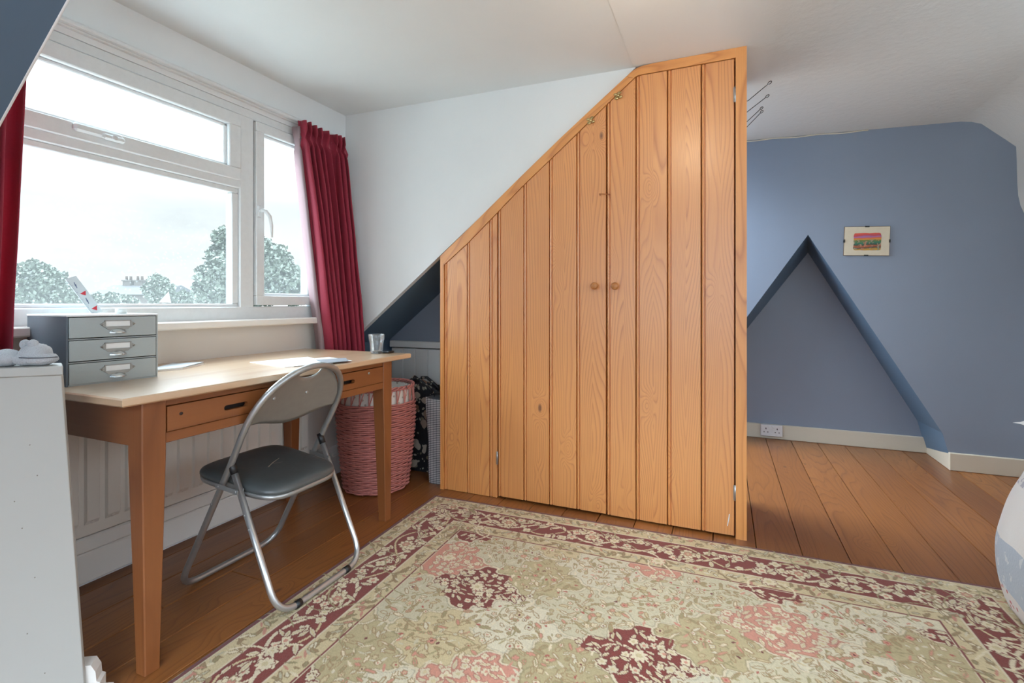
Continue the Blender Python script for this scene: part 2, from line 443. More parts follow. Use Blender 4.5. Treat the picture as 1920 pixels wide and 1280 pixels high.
# handles
g = Geo(); g.rbox((-2.18,1.806,1.50), (-2.168,1.828,1.56), .004); g.tube([(-2.17,1.817,1.53),(-2.15,1.817,1.535),(-2.138,1.825,1.53),(-2.130,1.842,1.505),(-2.128,1.852,1.46),(-2.132,1.858,1.40)], [.009,.009,.01,.010,.008,.005], 8)
part('handle', g, UPVC, s2)
g = Geo(); g.rbox((-2.185,1.03,1.690), (-2.160,1.19,1.722), .008); g.rbox((-2.165,1.115,1.684), (-2.148,1.19,1.706), .006); g.tube([(-2.15,1.15,1.696),(-2.142,1.15,1.696)], .0095, 12)
part('handle', g, UPVC, s1)
# sill board
g = Geo(); g.rbox((-2.25,WY0-.05,.948), (-2.128,YC-.05,.982), .005)
struct('trim_4', g, GLOSSW)
# curtain track
ct = thing('curtain_track', 'white curtain track running above the window', 'curtain track', (-2.16,1.45,2.06))
g = Geo(); g.rbox((-2.192,.57,2.058), (-2.172,2.40,2.092), .003); part('backing_board', g, UPVC, ct)
g = Geo(); g.rbox((-2.174,.57,2.064), (-2.150,2.38,2.080), .004); part('rail', g, UPVC, ct)

# ------------------------------------------------------------------ curtains
b = NB('burgundy_velvet'); o = b.obj()
fz = b.noise(o, 180, 3)
colr = b.mix(fz, (.26,.016,.038), (.38,.030,.065))
b.P(Base_Color=colr, Roughness=.75, Sheen_Weight=.6, Sheen_Roughness=.4, Sheen_Tint=(.9,.45,.5,1))
tl = b.n('BsdfTranslucent', {0: (.62,.08,.13)}).outputs[0]
b.set(b.out.inputs[0], b.n('MixShader', {0: .24, 1: b.b.outputs[0], 2: tl}).outputs[0])
VELVET = b.m
b = NB('pale_curtain_glare'); b.P(Base_Color=(.52,.40,.42), Roughness=.9)
b.set(b.out.inputs[0], b.n('MixShader', {0: .45, 1: b.b.outputs[0], 2: b.n('BsdfTranslucent', {0: (.66,.50,.53)}).outputs[0]}).outputs[0]); GLARE = b.m  # pale cloth colour standing in for window glare on the curtain edge
def curtain(top, bot, z0, z1, nfold, amp, label, seed, glare_w=0.0):
    """top/bot: lists of plan points; pleats run vertically"""
    t = thing('curtain', label, 'curtain', (top[0][0], top[0][1], z0))
    rr = random.Random(seed); ph = [rr.uniform(-.5,.5) for _ in range(nfold+2)]
    def interp(L, u):
        u = u*(len(L)-1); i = min(int(u), len(L)-2); f = u-i
        return Vector((L[i][0]*(1-f)+L[i+1][0]*f, L[i][1]*(1-f)+L[i+1][1]*f, 0))
    def fn(a, c):
        # c: 0 bottom .. 1 top
        z = z0 + (z1-z0)*c
        e = c**1.2
        p = interp(bot, a)*(1-e) + interp(top, a)*e
        k = a*nfold; i = int(min(k, nfold-1)); w = k + .75*(ph[i]*(1-(k-i)) + ph[i+1]*(k-i)) + .25*(1-c)*math.sin(a*7+seed)
        s = math.sin(2*PI*w); s = math.copysign(abs(s)**.8, s)
        pinch = 1.0 if c < .9 else (1 - .75*math.exp(-((c-.935)/.018)**2))
        am = amp*(.72 + .5*(1-c))*pinch
        d = s*am + .008*mnoise.noise(Vector((a*5, c*4, seed)))
        tgt = (interp(top, 1) - interp(top, 0)).normalized(); nn = Vector((-tgt.y, tgt.x, 0))
        if nn.x < 0: nn = -nn
        zz = z + .004*mnoise.noise(Vector((a*9, 3, seed)))*(c > .97)
        return (p.x + nn.x*d, p.y + nn.y*d + .012*math.cos(2*PI*w)*pinch, zz)
    g = Geo(); g.grid(fn, nfold*16, 60)
    o = part('drape', g, VELVET, t); m = o.modifiers.new('thick', 'SOLIDIFY'); m.thickness = .004; m.offset = 0
    for k in range(nfold):
        g = Geo(); q = interp(top, (k+.5)/nfold); g.tube([(q.x-.012, q.y, z1-.05), (q.x-.03, q.y, z1-.015)], .003, 5); part('hook', g, UPVC, t)
    def ln(a, c):
        q = Vector(fn(a*.5, c)); p0 = Vector(fn(0, c)); q = p0.lerp(q, .8)
        return (q.x - .035 - .012*math.sin(a*9+c*3), q.y - glare_w*(1-a)*(.3+.7*math.sin(PI*min(1, (1-c)*1.15))), z0 + (z1-.03-z0)*c)
    if glare_w:
        g = Geo(); g.grid(ln, 20, 40); o = part('glare', g, GLARE, t, 'pale lining strip added for window light on the edge'); m = o.modifiers.new('thick', 'SOLIDIFY'); m.thickness = .002
    return t
curtain([(-2.10,2.015),(-2.11,2.13),(-2.11,2.26),(-2.10,2.375)], [(-2.085,2.19),(-2.06,2.255),(-2.03,2.335),(-1.99,2.405)], .70, 2.055, 8, .036,
        'burgundy velvet curtain hanging beside the white cheek wall, above the wicker basket', 3, .016)
curtain([(-2.07,.56),(-2.07,.66),(-2.07,.77),(-2.07,.862)], [(-2.05,.555),(-2.06,.64),(-2.07,.73),(-2.08,.805)], .812, 2.055, 5, .03,
        'burgundy curtain at the left end of the window, behind the grey drawer box', 5)

# ------------------------------------------------------------------ radiator
rad = thing('radiator', 'cream panel radiator under the window behind the desk', 'radiator', (-2.19,1.4,.19))
g = Geo(); ys = .72; yprof = []
while ys < 2.10:
    yprof += [(ys,0),(ys+.008,0),(ys+.014,.009),(ys+.055,.009),(ys+.061,0)]; ys += .068
yprof.append((ys,0)); yend = ys
zc = [.195,.235,.25,.70,.715,.76]; zw = [0,0,1,1,0,0]
npn = len(yprof)
vs = [(-2.182 + d*w, y, z) for z, w in zip(zc, zw) for y, d in yprof]
g.add(vs, [(j*npn+i, j*npn+i+1, (j+1)*npn+i+1, (j+1)*npn+i) for j in range(5) for i in range(npn-1)], smooth=False)
g.box((-2.207,.72,.195), (-2.183,yend,.76))
part('panel', g, RADW, rad)
k = .754
while k < yend - .03:
    g = Geo(); g.ball((-2.181,k,.243), (.006,.008,.008), 10, 6); part('spot_dimple', g, RADW, rad); k += .068
g = Geo(); g.rbox((-2.212,.72,.755), (-2.176,yend,.775), .004); part('top_grille', g, RADW, rad)
g = Geo(); g.tube([(-2.195,yend-.03,.2),(-2.195,yend-.03,.0)], .0075, 8); g.lathe([(0,.09),(.016,.09),(.018,.13),(.014,.16),(0,.16)], (-2.195,yend-.03,.0), 12); part('pipe', g, RADW, rad)

# ------------------------------------------------------------------ wardrobe
wd = thing('wardrobe', 'built-in varnished pine plank wardrobe under the sloping ceiling', 'wardrobe', (-.69,YC,0))
LEN = lambda p, q: math.hypot(p[0]-q[0], p[1]-q[1])
dtop = [(-1.50,1.252),(-1.463,1.283),(-1.318,1.393),(-1.124,1.561),(-.985,1.683),(-.835,1.803),(-.683,1.925),(-.532,2.049),(-.395,2.158),(-.372,2.1675),(.06,2.1675)]
def ztop(x):
    for (a, za), (c, zc2) in zip(dtop, dtop[1:]):
        if x <= c: return za + (zc2-za)*(x-a)/(c-a)
    return dtop[-1][1]
pidn = [1]
def planks(edges, zb, gap=.0015, y=2.452):
    """planks with a bead and quirks along each joint; z top follows the slope"""
    g = Geo()
    for a, c in zip(edges, edges[1:]):
        pidn[0] += 1; pid = pidn[0]*.53
        pr = [(a+gap,.012),(a+gap,.004),(a+gap+.002,.0012),(a+gap+.006,0),(a+gap+.010,.0012),(a+gap+.012,.007),(a+gap+.0150,.007),(a+gap+.0175,0)]
        w = c - gap - (a+gap+.0175); m = max(1, int(w/.03))
        pr += [(a+gap+.0175 + w*i/m, 0) for i in range(1, m)] + [(c-gap-.003,0),(c-gap-.0015,.002),(c-gap,.012)]
        k = len(pr)
        vs = []; uv = []
        for x, d in pr:
            vs.append((x, y+d, zb)); uv.append((x-a, 0))
        for x, d in pr:
            vs.append((x, y+d, ztop(x)-.0025)); uv.append((x-a, ztop(x)))
        F = [(i, i+1, k+i+1, k+i) for i in range(k-1)]
        g.add(vs, F, uv=uv, pid=pid)
        bk = [(a+gap,y+.012,zb),(c-gap,y+.012,zb),(c-gap,y+.02,zb),(a+gap,y+.02,zb)]
        tp = [(p[0],p[1],ztop(p[0])-.0025) for p in bk]
        g.add(bk+tp, [(3,2,1,0),(4,5,6,7),(1,2,6,5),(2,3,7,6),(3,0,4,7)], uv=[(p[0]-a,p[2]) for p in bk+tp], pid=pid)
        # bottom edge cap
        g.add([vs[i] for i in range(k)] , [tuple(range(k))], uv=[uv[i] for i in range(k)], pid=pid)
    return g
part('fixed_panel', planks([-1.463,-1.317,-1.178,-1.131], .002), PINE, wd)
d1 = part('door', planks([-1.127,-.976,-.832,-.685,-.5335], .013), PINE, wd)
d2 = part('door', planks([-.5305,-.388,-.241,-.091,.051], .011), PINE, wd)
# frame: stiles and heads in front of the roof edge
def ribbon(outer, inner, y0, y1, pid):
    g = Geo(); al = 0.0
    for i in range(len(outer)-1):
        l = LEN(outer[i], outer[i+1]); w0 = LEN(outer[i], inner[i]); w1 = LEN(outer[i+1], inner[i+1])
        q = [(outer[i][0],y0,outer[i][1]),(inner[i][0],y0,inner[i][1]),(inner[i+1][0],y0,inner[i+1][1]),(outer[i+1][0],y0,outer[i+1][1])]
        uv = [(0,al),(w0,al),(w1,al+l),(0,al+l)]
        v = q + [(p[0],y1,p[2]) for p in q]
        f = [(0,1,2,3),(7,6,5,4),(1,5,6,2),(0,3,7,4)]
        if i == 0: f.append((0,4,5,1))
        if i == len(outer)-2: f.append((3,2,6,7))
        g.add(v, f, uv=uv+uv, pid=pid); al += l
    return g
part('stile', ribbon([(-1.488,0),(-1.488,1.331)], [(-1.4645,0),(-1.4645,1.281)], 2.446, 2.48, 31.3), PINEX, wd)
part('stile', ribbon([(.099,0),(.099,2.212)], [(.0535,0),(.0535,2.212)], 2.446, 2.48, 33.1), PINEX, wd)
out = [(-1.488,1.331),(-1.325,1.4625),(-1.13,1.6225),(-.985,1.7415),(-.76,1.9215),(-.54,2.090),(-.435,2.170)]
inn = [(-1.4645,1.2815),(-1.302,1.406),(-1.124,1.561),(-.985,1.683),(-.760,1.863),(-.532,2.049),(-.398,2.156)]
part('sloped_head', ribbon(out, inn, 2.446, 2.48, 35.7), PINEX, wd)
out = [(-.434,2.1705),(-.410,2.189),(-.385,2.201),(-.355,2.208),(-.30,2.211),(0,2.2118),(.0533,2.212)]
inn = [(-.397,2.157),(-.39,2.162),(-.380,2.166),(-.365,2.1675),(-.30,2.1675),(0,2.1675),(.0533,2.1675)]
part('head', ribbon(out, inn, 2.446, 2.48, 37.9), PINEX, wd)
g = Geo(); g.prism([(.075,2.481,0),(.075,YB,0),(.075,YB,2.21),(.075,2.481,2.21)], (.022,0,0), uv=[(0,0),(.4,0),(.4,2.2),(0,2.2)], pid=41.0); part('side_panel', g, PINEX, wd); g = Geo()
g.prism([(-1.485,2.481,0),(-1.485,YB,0),(-1.485,YB,1.33),(-1.485,2.481,1.33)], (.02,0,0), uv=[(0,0),(.4,0),(.4,1.3),(0,1.3)], pid=43.0)
part('side_panel', g, PINEX, wd)
g = Geo(); g.prism([(-1.46,2.50,0),(.07,2.50,0),(.07,2.50,2.19),(-.37,2.50,2.19),(-1.46,2.50,1.28)], (0,.004,0)); part('dark_interior', g, DARKSLOT, wd)
KN = [(0,-.038),(.010,-.0375),(.016,-.033),(.0185,-.026),(.0165,-.018),(.010,-.011),(.0085,-.005),(.013,0)]
for d, x, z in ((d1,-.589,1.148),(d2,-.487,1.146)):
    g = Geo(); g.lathe(KN, (x,2.452,z), 20, axis='y'); part('knob', g, KNOBW, d)
def hinge(x, z, par):
    g = Geo(); g.tube([(x,2.448,z-.035),(x,2.448,z+.035)], .004, 8); g.rbox((x-.007,2.4475,z-.034), (x+.004,2.452,z+.034), .0015); part('hinge', g, STEEL, par)
hinge(.0515,2.003,d2); hinge(.0515,.206,d2); hinge(-1.130,.22,d1)
def catch(x, z, par):
    g = Geo()
    for q in range(4):
        a = PI/4 + q*PI/2 + .25
        g.ball((x+.014*math.cos(a),2.444,z+.014*math.sin(a)), (.010,.0035,.007), 10, 6)
    g.ball((x,2.442,z), (.008,.006,.008), 10, 6); g.tube([(x-.016,2.441,z-.012),(x+.016,2.441,z+.014)], .003, 6)
    part('catch', g, BRASS, par)
catch(-.474,2.083,d2); catch(-.611,1.981,d1)
g = Geo(); g.tube([(-.515,2.452,1.601),(-.518,2.441,1.601),(-.560,2.440,1.606),(-.567,2.440,1.606)], .0022, 6); g.tube([(-.562,2.440,1.606),(-.562,2.440,1.596)], .0022, 6); part('hook', g, plain('copper_hook', (.42,.16,.07), .4, .8), d1)
g = Geo(); g.prism([(.018,2.4512,.05),(.026,2.4512,.105),(.03,2.4512,.107),(.028,2.4512,.085),(.021,2.4512,.05)], (0,.001,0)); part('scrape', g, PAPER, d2)

# wires poking out from behind the wardrobe
def wire(p0, p1, loop, label):
    p0, p1 = Vector(p0), Vector(p1); d = (p1-p0).normalized(); up = Vector((-d.z,0,d.x)).normalized()
    pts = [Vector((.094, p0.y, p0.z-.004)), p0] + [p0.lerp(p1, t) for t in (.25,.5,.75,1)]
    for k in range(1, 12):
        a = k/11*2*PI*.93
        pts.append(p1 + d*loop*(1-math.cos(a)) + up*loop*.55*math.sin(a))
    g = Geo(); g.tube(pts, .0017, 6)
    solo('wire_hook', g, WIRE, label, 'hook', (.097,p0.y,p0.z), 'wire hooks behind the wardrobe')
wire((.112,2.62,2.030), (.196,2.62,2.094), .0095, 'dark wire hook behind the wardrobe edge, topmost of the four')
wire((.108,2.66,1.990), (.190,2.66,2.048), .0085, 'dark wire hook behind the wardrobe edge, second from the top')
wire((.108,2.70,1.955), (.168,2.70,2.008), .0080, 'dark wire hook behind the wardrobe edge, third from the top with round eye')
wire((.112,2.74,1.944), (.172,2.74,2.004), .0080, 'dark wire hook behind the wardrobe edge, lowest of the four')

# ------------------------------------------------------------------ desk
dk = thing('desk', 'old wooden writing desk with tapered legs below the window', 'desk', (-1.85,1.48,0))
ZT = .803
g = Geo()
x0, x1, y0, y1 = -2.208, -1.484, .813, 2.151
def topfn(r, z): return [(x0+r,y0+r,z),(x1-r,y0+r,z),(x1-r,y1-r,z),(x0+r,y1-r,z)]
vs = topfn(.004,ZT-.024)+topfn(0,ZT-.02)+topfn(0,ZT-.004)+topfn(.004,ZT)
F = [(3,2,1,0),(12,13,14,15)] + [(k*4+i,k*4+(i+1)%4,(k+1)*4+(i+1)%4,(k+1)*4+i) for k in range(3) for i in range(4)]
g.add(vs, F)
part('desk_top', g, DESKTOP, dk)
def leg(xo, sx, yt, yb):
    """square tapered leg: outer x face upright, the rest tapering below the apron"""
    g = Geo(); L = []
    for z, k in ((0,1.0),(.03,.98),(.62,0.0),(ZT-.024,0.0)):
        w = .066*(1-k) + .043*k; ya = yt[0]*(1-k)+yb[0]*k; yz = yt[1]*(1-k)+yb[1]*k
        c = .003; o_ = xo - sx*.004*k; xs = sorted((o_, o_ - sx*w)); ys = (ya, yz)
        L += [(xs[0]+c,ys[0],z),(xs[1]-c,ys[0],z),(xs[1],ys[0]+c,z),(xs[1],ys[1]-c,z),(xs[1]-c,ys[1],z),(xs[0]+c,ys[1],z),(xs[0],ys[1]-c,z),(xs[0],ys[0]+c,z)]
    F = [tuple(range(8))[::-1], tuple(range(24,32))] + [(k*8+i,k*8+(i+1)%8,(k+1)*8+(i+1)%8,(k+1)*8+i) for k in range(3) for i in range(8)]
    g.add(L, F); return part('leg', g, DESKZ, dk)
ZA = ZT-.024
for xo, sx in ((-1.504,1),(-2.168,-1)):
    leg(xo, sx, (.874,.941), (.884,.926)); leg(xo, sx, (1.953,2.018), (1.972,2.016))
for ya_ in (.880, 1.992):
    g = Geo(); g.rbox((-2.145,ya_,.650), (-1.545,ya_+.02,ZA-.001), .002); part('side_apron', g, DESKX, dk)
g = Geo(); g.rbox((-2.178,.93,.655), (-2.158,1.965,ZA-.001), .002); part('rear_apron', g, DESKY, dk)
g = Geo(); g.rbox((-1.555,.940,.650), (-1.508,1.955,.681), .002); part('front_rail', g, DESKY, dk)
g = Geo(); g.rbox((-1.56,.940,.758), (-1.510,1.955,ZA-.001), .002); part('front_rail', g, DESKY, dk)
g = Geo(); g.box((-2.1,.945,.683), (-1.53,1.95,.70)); part('runner', g, DESKX, dk)
# single wide drawer with two slot pulls: the front is a plate with stadium-shaped cut-outs
def slot_plate(ya, yb, za, zb, xf, th, slots):
    g = Geo(); xs = [ya] + [q for s in slots for q in s[:2]] + [yb]
    bx = lambda p, q, r, t: g.box((xf-th, p, r), (xf, q, t))
    cur = ya
    for (sa, sb, zc, r) in slots:
        bx(cur, sa, za, zb)
        n = 10; up = []; lo = []
        for k in range(n+1):
            a = PI/2 + PI/2*k/n; up.append((sa+r+r*math.cos(PI-(PI/2)*k/n) if 0 else sa+r-r*math.cos(PI/2*k/n), zc+r*math.sin(PI/2*k/n)))
        for k in range(n+1): up.append((sb-r+r*math.sin(PI/2*k/n), zc+r*math.cos(PI/2*k/n)))
        for (p, q) in zip(up, up[1:]):
            if q[0]-p[0] < 1e-6: continue
            g.prism([(xf,p[0],p[1]),(xf,q[0],q[1]),(xf,q[0],zb),(xf,p[0],zb)], (-th,0,0))
            g.prism([(xf,p[0],za),(xf,q[0],za),(xf,q[0],2*zc-q[1]),(xf,p[0],2*zc-p[1])], (-th,0,0))
        cur = sb
    bx(cur, yb, za, zb)
    return g
sl = [(1.125,1.215,.716,.0085),(1.660,1.752,.716,.0085)]
dr = part('drawer', slot_plate(.944,1.951,.683,.756,-1.506,.018,sl), DESKY, dk)
for ya_ in (1.10, 1.64):
    g = Geo(); g.box((-1.56,ya_,.70), (-1.54,ya_+.135,.735)); part('slot_recess', g, DARKSLOT, dr)
g = Geo(); g.tube([(-1.508,1.848,.738),(-1.5045,1.848,.738)], .006, 12); part('lock', g, STEEL, dr)
g = Geo(); g.ball((-1.506,.985,.728), (.0015,.006,.005), 8, 6); part('wood_knot', g, DARKSLOT, dr)

# ------------------------------------------------------------------ things on the desk
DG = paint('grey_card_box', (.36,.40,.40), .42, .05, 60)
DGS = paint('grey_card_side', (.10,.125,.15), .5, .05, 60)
dc, du, dn = Vector((-1.854,.862,ZT)), Vector((.026,.252,0)).normalized(), None
dn = Vector((-du.y, du.x, 0))     # pointing back to the window
bx = thing('drawer_box', 'grey three-drawer desktop box with metal label holders', 'drawer box', (-1.98,1.0,ZT))
WB, HB, DB = .2535, .222, .30
def lp(a, b, c): return dc + du*a + dn*b + Vector((0,0,c))
def lbox(g, a0, a1, b0, b1, c0, c1, mi=0):
    v = [lp(a0,b0,c0),lp(a1,b0,c0),lp(a1,b1,c0),lp(a0,b1,c0),lp(a0,b0,c1),lp(a1,b0,c1),lp(a1,b1,c1),lp(a0,b1,c1)]
    g.add(v, [(0,3,2,1),(4,5,6,7),(0,1,5,4),(1,2,6,5),(2,3,7,6),(3,0,4,7)], mi=mi)
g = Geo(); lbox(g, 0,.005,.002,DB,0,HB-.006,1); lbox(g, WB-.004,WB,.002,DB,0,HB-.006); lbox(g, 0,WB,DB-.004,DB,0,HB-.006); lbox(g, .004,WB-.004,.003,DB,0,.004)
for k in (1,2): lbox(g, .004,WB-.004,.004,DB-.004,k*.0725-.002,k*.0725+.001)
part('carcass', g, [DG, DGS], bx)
g = Geo(); lbox(g, -.001,WB+.001,-.003,DB+.001,HB-.006,HB); bevel(part('lid', g, paint('pale_box_lid', (.70,.73,.74), .4, .03, 40), bx), .0015)
HOLD = plain('dull_nickel', (.30,.28,.25), .35, .9)
for k in range(3):
    z0, z1 = .004 + k*.0725, .0685 + k*.0725
    g = Geo(); lbox(g, .007,WB-.006,0,.25,z0,z1); dd = bevel(part('drawer', g, DG, bx), .0015)
    ca, zc = WB*.53, (z0+z1)/2
    g = Geo(); t = .0035; w, h = .037, .0115; zz = zc+.010
    lbox(g, ca-w,ca+w,-t,0,zz+h-.003,zz+h); lbox(g, ca-w,ca+w,-t,0,zz-h,zz-h+.003); lbox(g, ca-w,ca-w+.003,-t,0,zz-h,zz+h); lbox(g, ca+w-.003,ca+w,-t,0,zz-h,zz+h)
    for s in (-1,1):
        p = lp(ca+s*(w+.007), -.001, zz-.002)
        g.prism([lp(ca+s*w,-.0025,zz+h*.7), lp(ca+s*(w+.006),-.0025,zz+h*.25), lp(ca+s*(w+.013),-.0025,zz-.001), lp(ca+s*(w+.006),-.0025,zz-h*.55), lp(ca+s*w,-.0025,zz-h)], dn*.0025)
        g.ball(p, (.0035,.0035,.0035), 10, 6)
    g.prism([lp(ca-w,-.0025,zz-h+.001), lp(ca+w,-.0025,zz-h+.001), lp(ca+w*.75,-.0025,zz-h-.007), lp(ca,-.0025,zz-h-.012), lp(ca-w*.75,-.0025,zz-h-.007)], dn*.0025)
    part('label_holder', g, HOLD, dd)
    g = Geo(); lbox(g, ca-w+.003,ca+w-.003,-.0015,0,zz-h+.003,zz+h-.003); part('label_card', g, PAPER, dd)
    g = Geo()      # half-cup finger pull
    def cup(u, v, ca=ca, zz=zz, h=h):
        a = PI*u; r = v
        return lp(ca - .024*math.cos(a)*(.25+.75*r), -.002 - .011*math.sin(PI/2*(1-r)), zz-h-.019 + .015*math.sin(a)*r)
    g.grid(cup, 16, 6); part('cup_pull', g, plain('bright_nickel', (.62,.66,.68), .25, .9), dd)

# ruler leaning behind, tape roll
RUL = plain('clear_white_plastic', (.62,.70,.72), .2); RED = plain('red_print', (.55,.03,.05), .5); INK = plain('blue_grey_print', (.10,.14,.24), .6)
b0 = Vector((-2.085,1.062,ZT+HB)); tp = Vector((-2.150,1.012,ZT+HB+.128))
ax = (tp-b0); LR = ax.length; ax.normalize(); sd = Vector((.22,.95,.0)); sd = (sd - ax*sd.dot(ax)).normalized(); nr_ = sd.cross(ax)
if nr_.x < 0: nr_ = -nr_
def rp(s, t, h=0): return b0 + sd*s + ax*t + nr_*h
g = Geo(); g.prism([rp(-.017,0), rp(.017,0), rp(.017,LR), rp(-.017,LR)], nr_*.002)
for t in (.018, .082): g.prism([rp(-.008,t+.004,.0021), rp(.004,t-.008,.0021), rp(.013,t+.009,.0021)], nr_*.0003, mi=1)
for k in range(24):
    t = .006 + k*.0058; l = .007 if k % 5 == 0 else .004
    g.prism([rp(-.0165,t,.0021), rp(-.0165+l,t,.0021), rp(-.0165+l,t+.0008,.0021), rp(-.0165,t+.0008,.0021)], nr_*.0002, mi=2)
for t in (.042,.050,.108,.116): g.prism([rp(-.006,t,.0021), rp(-.002,t+.016,.0021), rp(.0005,t+.015,.0021), rp(-.0035,t,.0021)], nr_*.0002, mi=2)
solo('ruler', g, [RUL, RED, INK], 'clear ruler with red triangles leaning on the window', 'ruler', b0)
g = Geo(); c = lp(.185,.10,HB); g.lathe([(.009,0),(.0165,0),(.0165,.018),(.009,.018),(.009,0)], c, 24); solo('tape_roll', g, plain('clear_tape', (.75,.78,.76), .25), 'small pale tape roll on top of the drawer box', 'tape', c)

# notepad and papers
def sheet(g, corners, z, th, mi=0, curl=0.0):
    c = [Vector((p[0],p[1],0)) for p in corners]
    def f(a, bb):
        p = (c[0]*(1-a)+c[1]*a)*(1-bb) + (c[3]*(1-a)+c[2]*a)*bb
        return Vector((p.x, p.y, z + curl*(a*a)*(.3+.7*bb)))
    n = 8; top = [f(i/n, j/n)+Vector((0,0,th)) for j in range(n+1) for i in range(n+1)]; bot = [f(i/n, j/n) for j in range(n+1) for i in range(n+1)]
    N = n+1; F = [(j*N+i,j*N+i+1,(j+1)*N+i+1,(j+1)*N+i) for j in range(n) for i in range(n)]
    k = N*N; F += [tuple(k+q for q in f4[::-1]) for f4 in F]
    ring = [i for i in range(N)] + [j*N+n for j in range(1,N)] + [n*N+i for i in range(n-1,-1,-1)] + [j*N for j in range(n-1,0,-1)]
    F += [(ring[i], k+ring[i], k+ring[(i+1)%len(ring)], ring[(i+1)%len(ring)]) for i in range(len(ring))]
    g.add(top+bot, F, mi=mi)
npd = thing('notepad', 'white notepad lying on the desk beside the drawer box', 'notepad', (-2.05,1.34,ZT))
P0 = [(-1.975,1.15),(-1.935,1.27),(-2.01,1.41),(-2.13,1.36)]
g = Geo(); sheet(g, P0, ZT, .007); part('pages', g, PAPER, npd)
g = Geo(); sheet(g, [(a-.002, bq) for a, bq in P0], ZT+.0072, .0006, curl=.004); part('cover_sheet', g, PAPER2, npd)
mg = thing('magazine', 'loose white printed papers lying on the desk behind the chair', 'papers', (-1.70,1.62,ZT))
PRN = NB('printed_page'); o = PRN.obj(); sx = PRN.sep(o)
ln = PRN.M('MULTIPLY', PRN.M('LESS_THAN', PRN.M('FRACT', PRN.M('MULTIPLY', sx[0], 90)), .4), PRN.M('GREATER_THAN', PRN.noise(o, 70, 1), .48))
PRN.P(Base_Color=PRN.mix(PRN.M('MULTIPLY', ln, .35), (.80,.81,.80), (.35,.38,.42)), Roughness=.5); PRN = PRN.m
g = Geo(); sheet(g, [(-1.62,1.47),(-1.545,1.66),(-1.83,1.80),(-1.90,1.54)], ZT, .002); part('sheet', g, PRN, mg)
g = Geo(); sheet(g, [(-1.60,1.50),(-1.51,1.74),(-1.70,1.80),(-1.80,1.56)], ZT+.0025, .0015, curl=.003); part('sheet', g, PRN, mg)
g = Geo(); sheet(g, [(-1.535,1.60),(-1.495,1.70),(-1.59,1.79),(-1.66,1.68)], ZT+.0072, .0012); part('leaflet', g, [plain('grey_leaflet', (.30,.34,.38), .4)], mg)

# tumbler
b = NB('tumbler_glass')
fr_ = b.n('Fresnel', {0: 1.7}).outputs[0]
gm = b.n('MixShader', {0: b.M('MULTIPLY', fr_, .75), 1: b.n('BsdfTransparent', {0: (.94,.965,.97)}).outputs[0], 2: b.n('BsdfGlossy', {0: (.95,.97,1.0), 1: .06}).outputs[0]}).outputs[0]
gm = b.n('MixShader', {0: .05, 1: gm, 2: b.n('BsdfTranslucent', {0: (.85,.88,.9)}).outputs[0]}).outputs[0]
b.set(b.out.inputs[0], gm)
GL = b.m
gc = Vector((-1.640,2.072,ZT))
def facet(a, h): return 1 - (.045*(abs(math.sin(a*5))**2) if .012 < h < .066 else 0)
g = Geo(); g.lathe([(0,.001),(.027,.001),(.030,.004),(.0315,.016),(.034,.045),(.0365,.066),(.0385,.070),(.0415,.098),(.0405,.0995),(.0390,.098),(.0365,.070),(.0325,.045),(.028,.018),(.024,.013),(0,.012)], gc, 40, fac=facet)
solo('drinking_glass', g, GL, 'empty faceted glass tumbler at the far corner of the desk', 'glass', gc)
g = Geo(); pc = Vector((-1.635,2.122,ZT)); v = []
c0, s0 = math.cos(.25), math.sin(.25)
g.rbox((-1.69,2.098,ZT+.0003), (-1.585,2.148,ZT+.010), .003)
ph = thing('phone', 'small black phone lying on the desk beside the tumbler', 'phone', pc)
part('body', g, BLACKP, ph); g = Geo(); g.rbox((-1.686,2.101,ZT+.0098), (-1.589,2.145,ZT+.0106), .0003); part('screen', g, plain('phone_screen', (.05,.06,.075), .12), ph)

# ------------------------------------------------------------------ folding chair
ch = thing('folding_chair', 'grey metal folding chair with dark padded seat, pulled up to the desk', 'chair', (-1.62,1.40,0))
RT = .0115; ya, yb = 1.195, 1.622; ym = 1.4085
def bent(corners, rad, n=7, closed=False):
    """polyline with rounded corners"""
    P = [Vector(p) for p in corners]; o = []
    for i, p in enumerate(P):
        if not closed and i in (0, len(P)-1): o.append(p); continue
        a, c = P[i-1], P[(i+1) % len(P)]
        u, w = (a-p), (c-p); r = min(rad if not isinstance(rad, dict) else rad[i], u.length*.49, w.length*.49)
        A, B = p+u.normalized()*r, p+w.normalized()*r
        for k in range(n+1):
            t = k/n; o.append(A*(1-t)**2 + p*2*t*(1-t) + B*t*t)
    return o
FB, TB = Vector((-1.842,0,RT)), Vector((-1.388,0,.832))
def mt(t, y): q = FB.lerp(TB, t); return Vector((q.x, y, q.z))
lo = bent([mt(.60,ya+.004), mt(.0,ya), mt(.0,yb), mt(.60,yb-.004)], .085)
arc = [mt(.60 + .07*k, yb-.004+.002*k) for k in range(1, 2)]
NA = 22
for k in range(NA+1):
    a = PI*k/NA; arc.append(mt(.725 + .272*math.sin(a)**.80 if 0 < a < PI else .725, ym + (yb-ym)*math.cos(a)*(1.0)))
arc += [mt(.67, ya+.002)]
g = Geo(); g.tube(lo + arc, RT, 12, closed=True); part('back_frame', g, STEEL, ch)
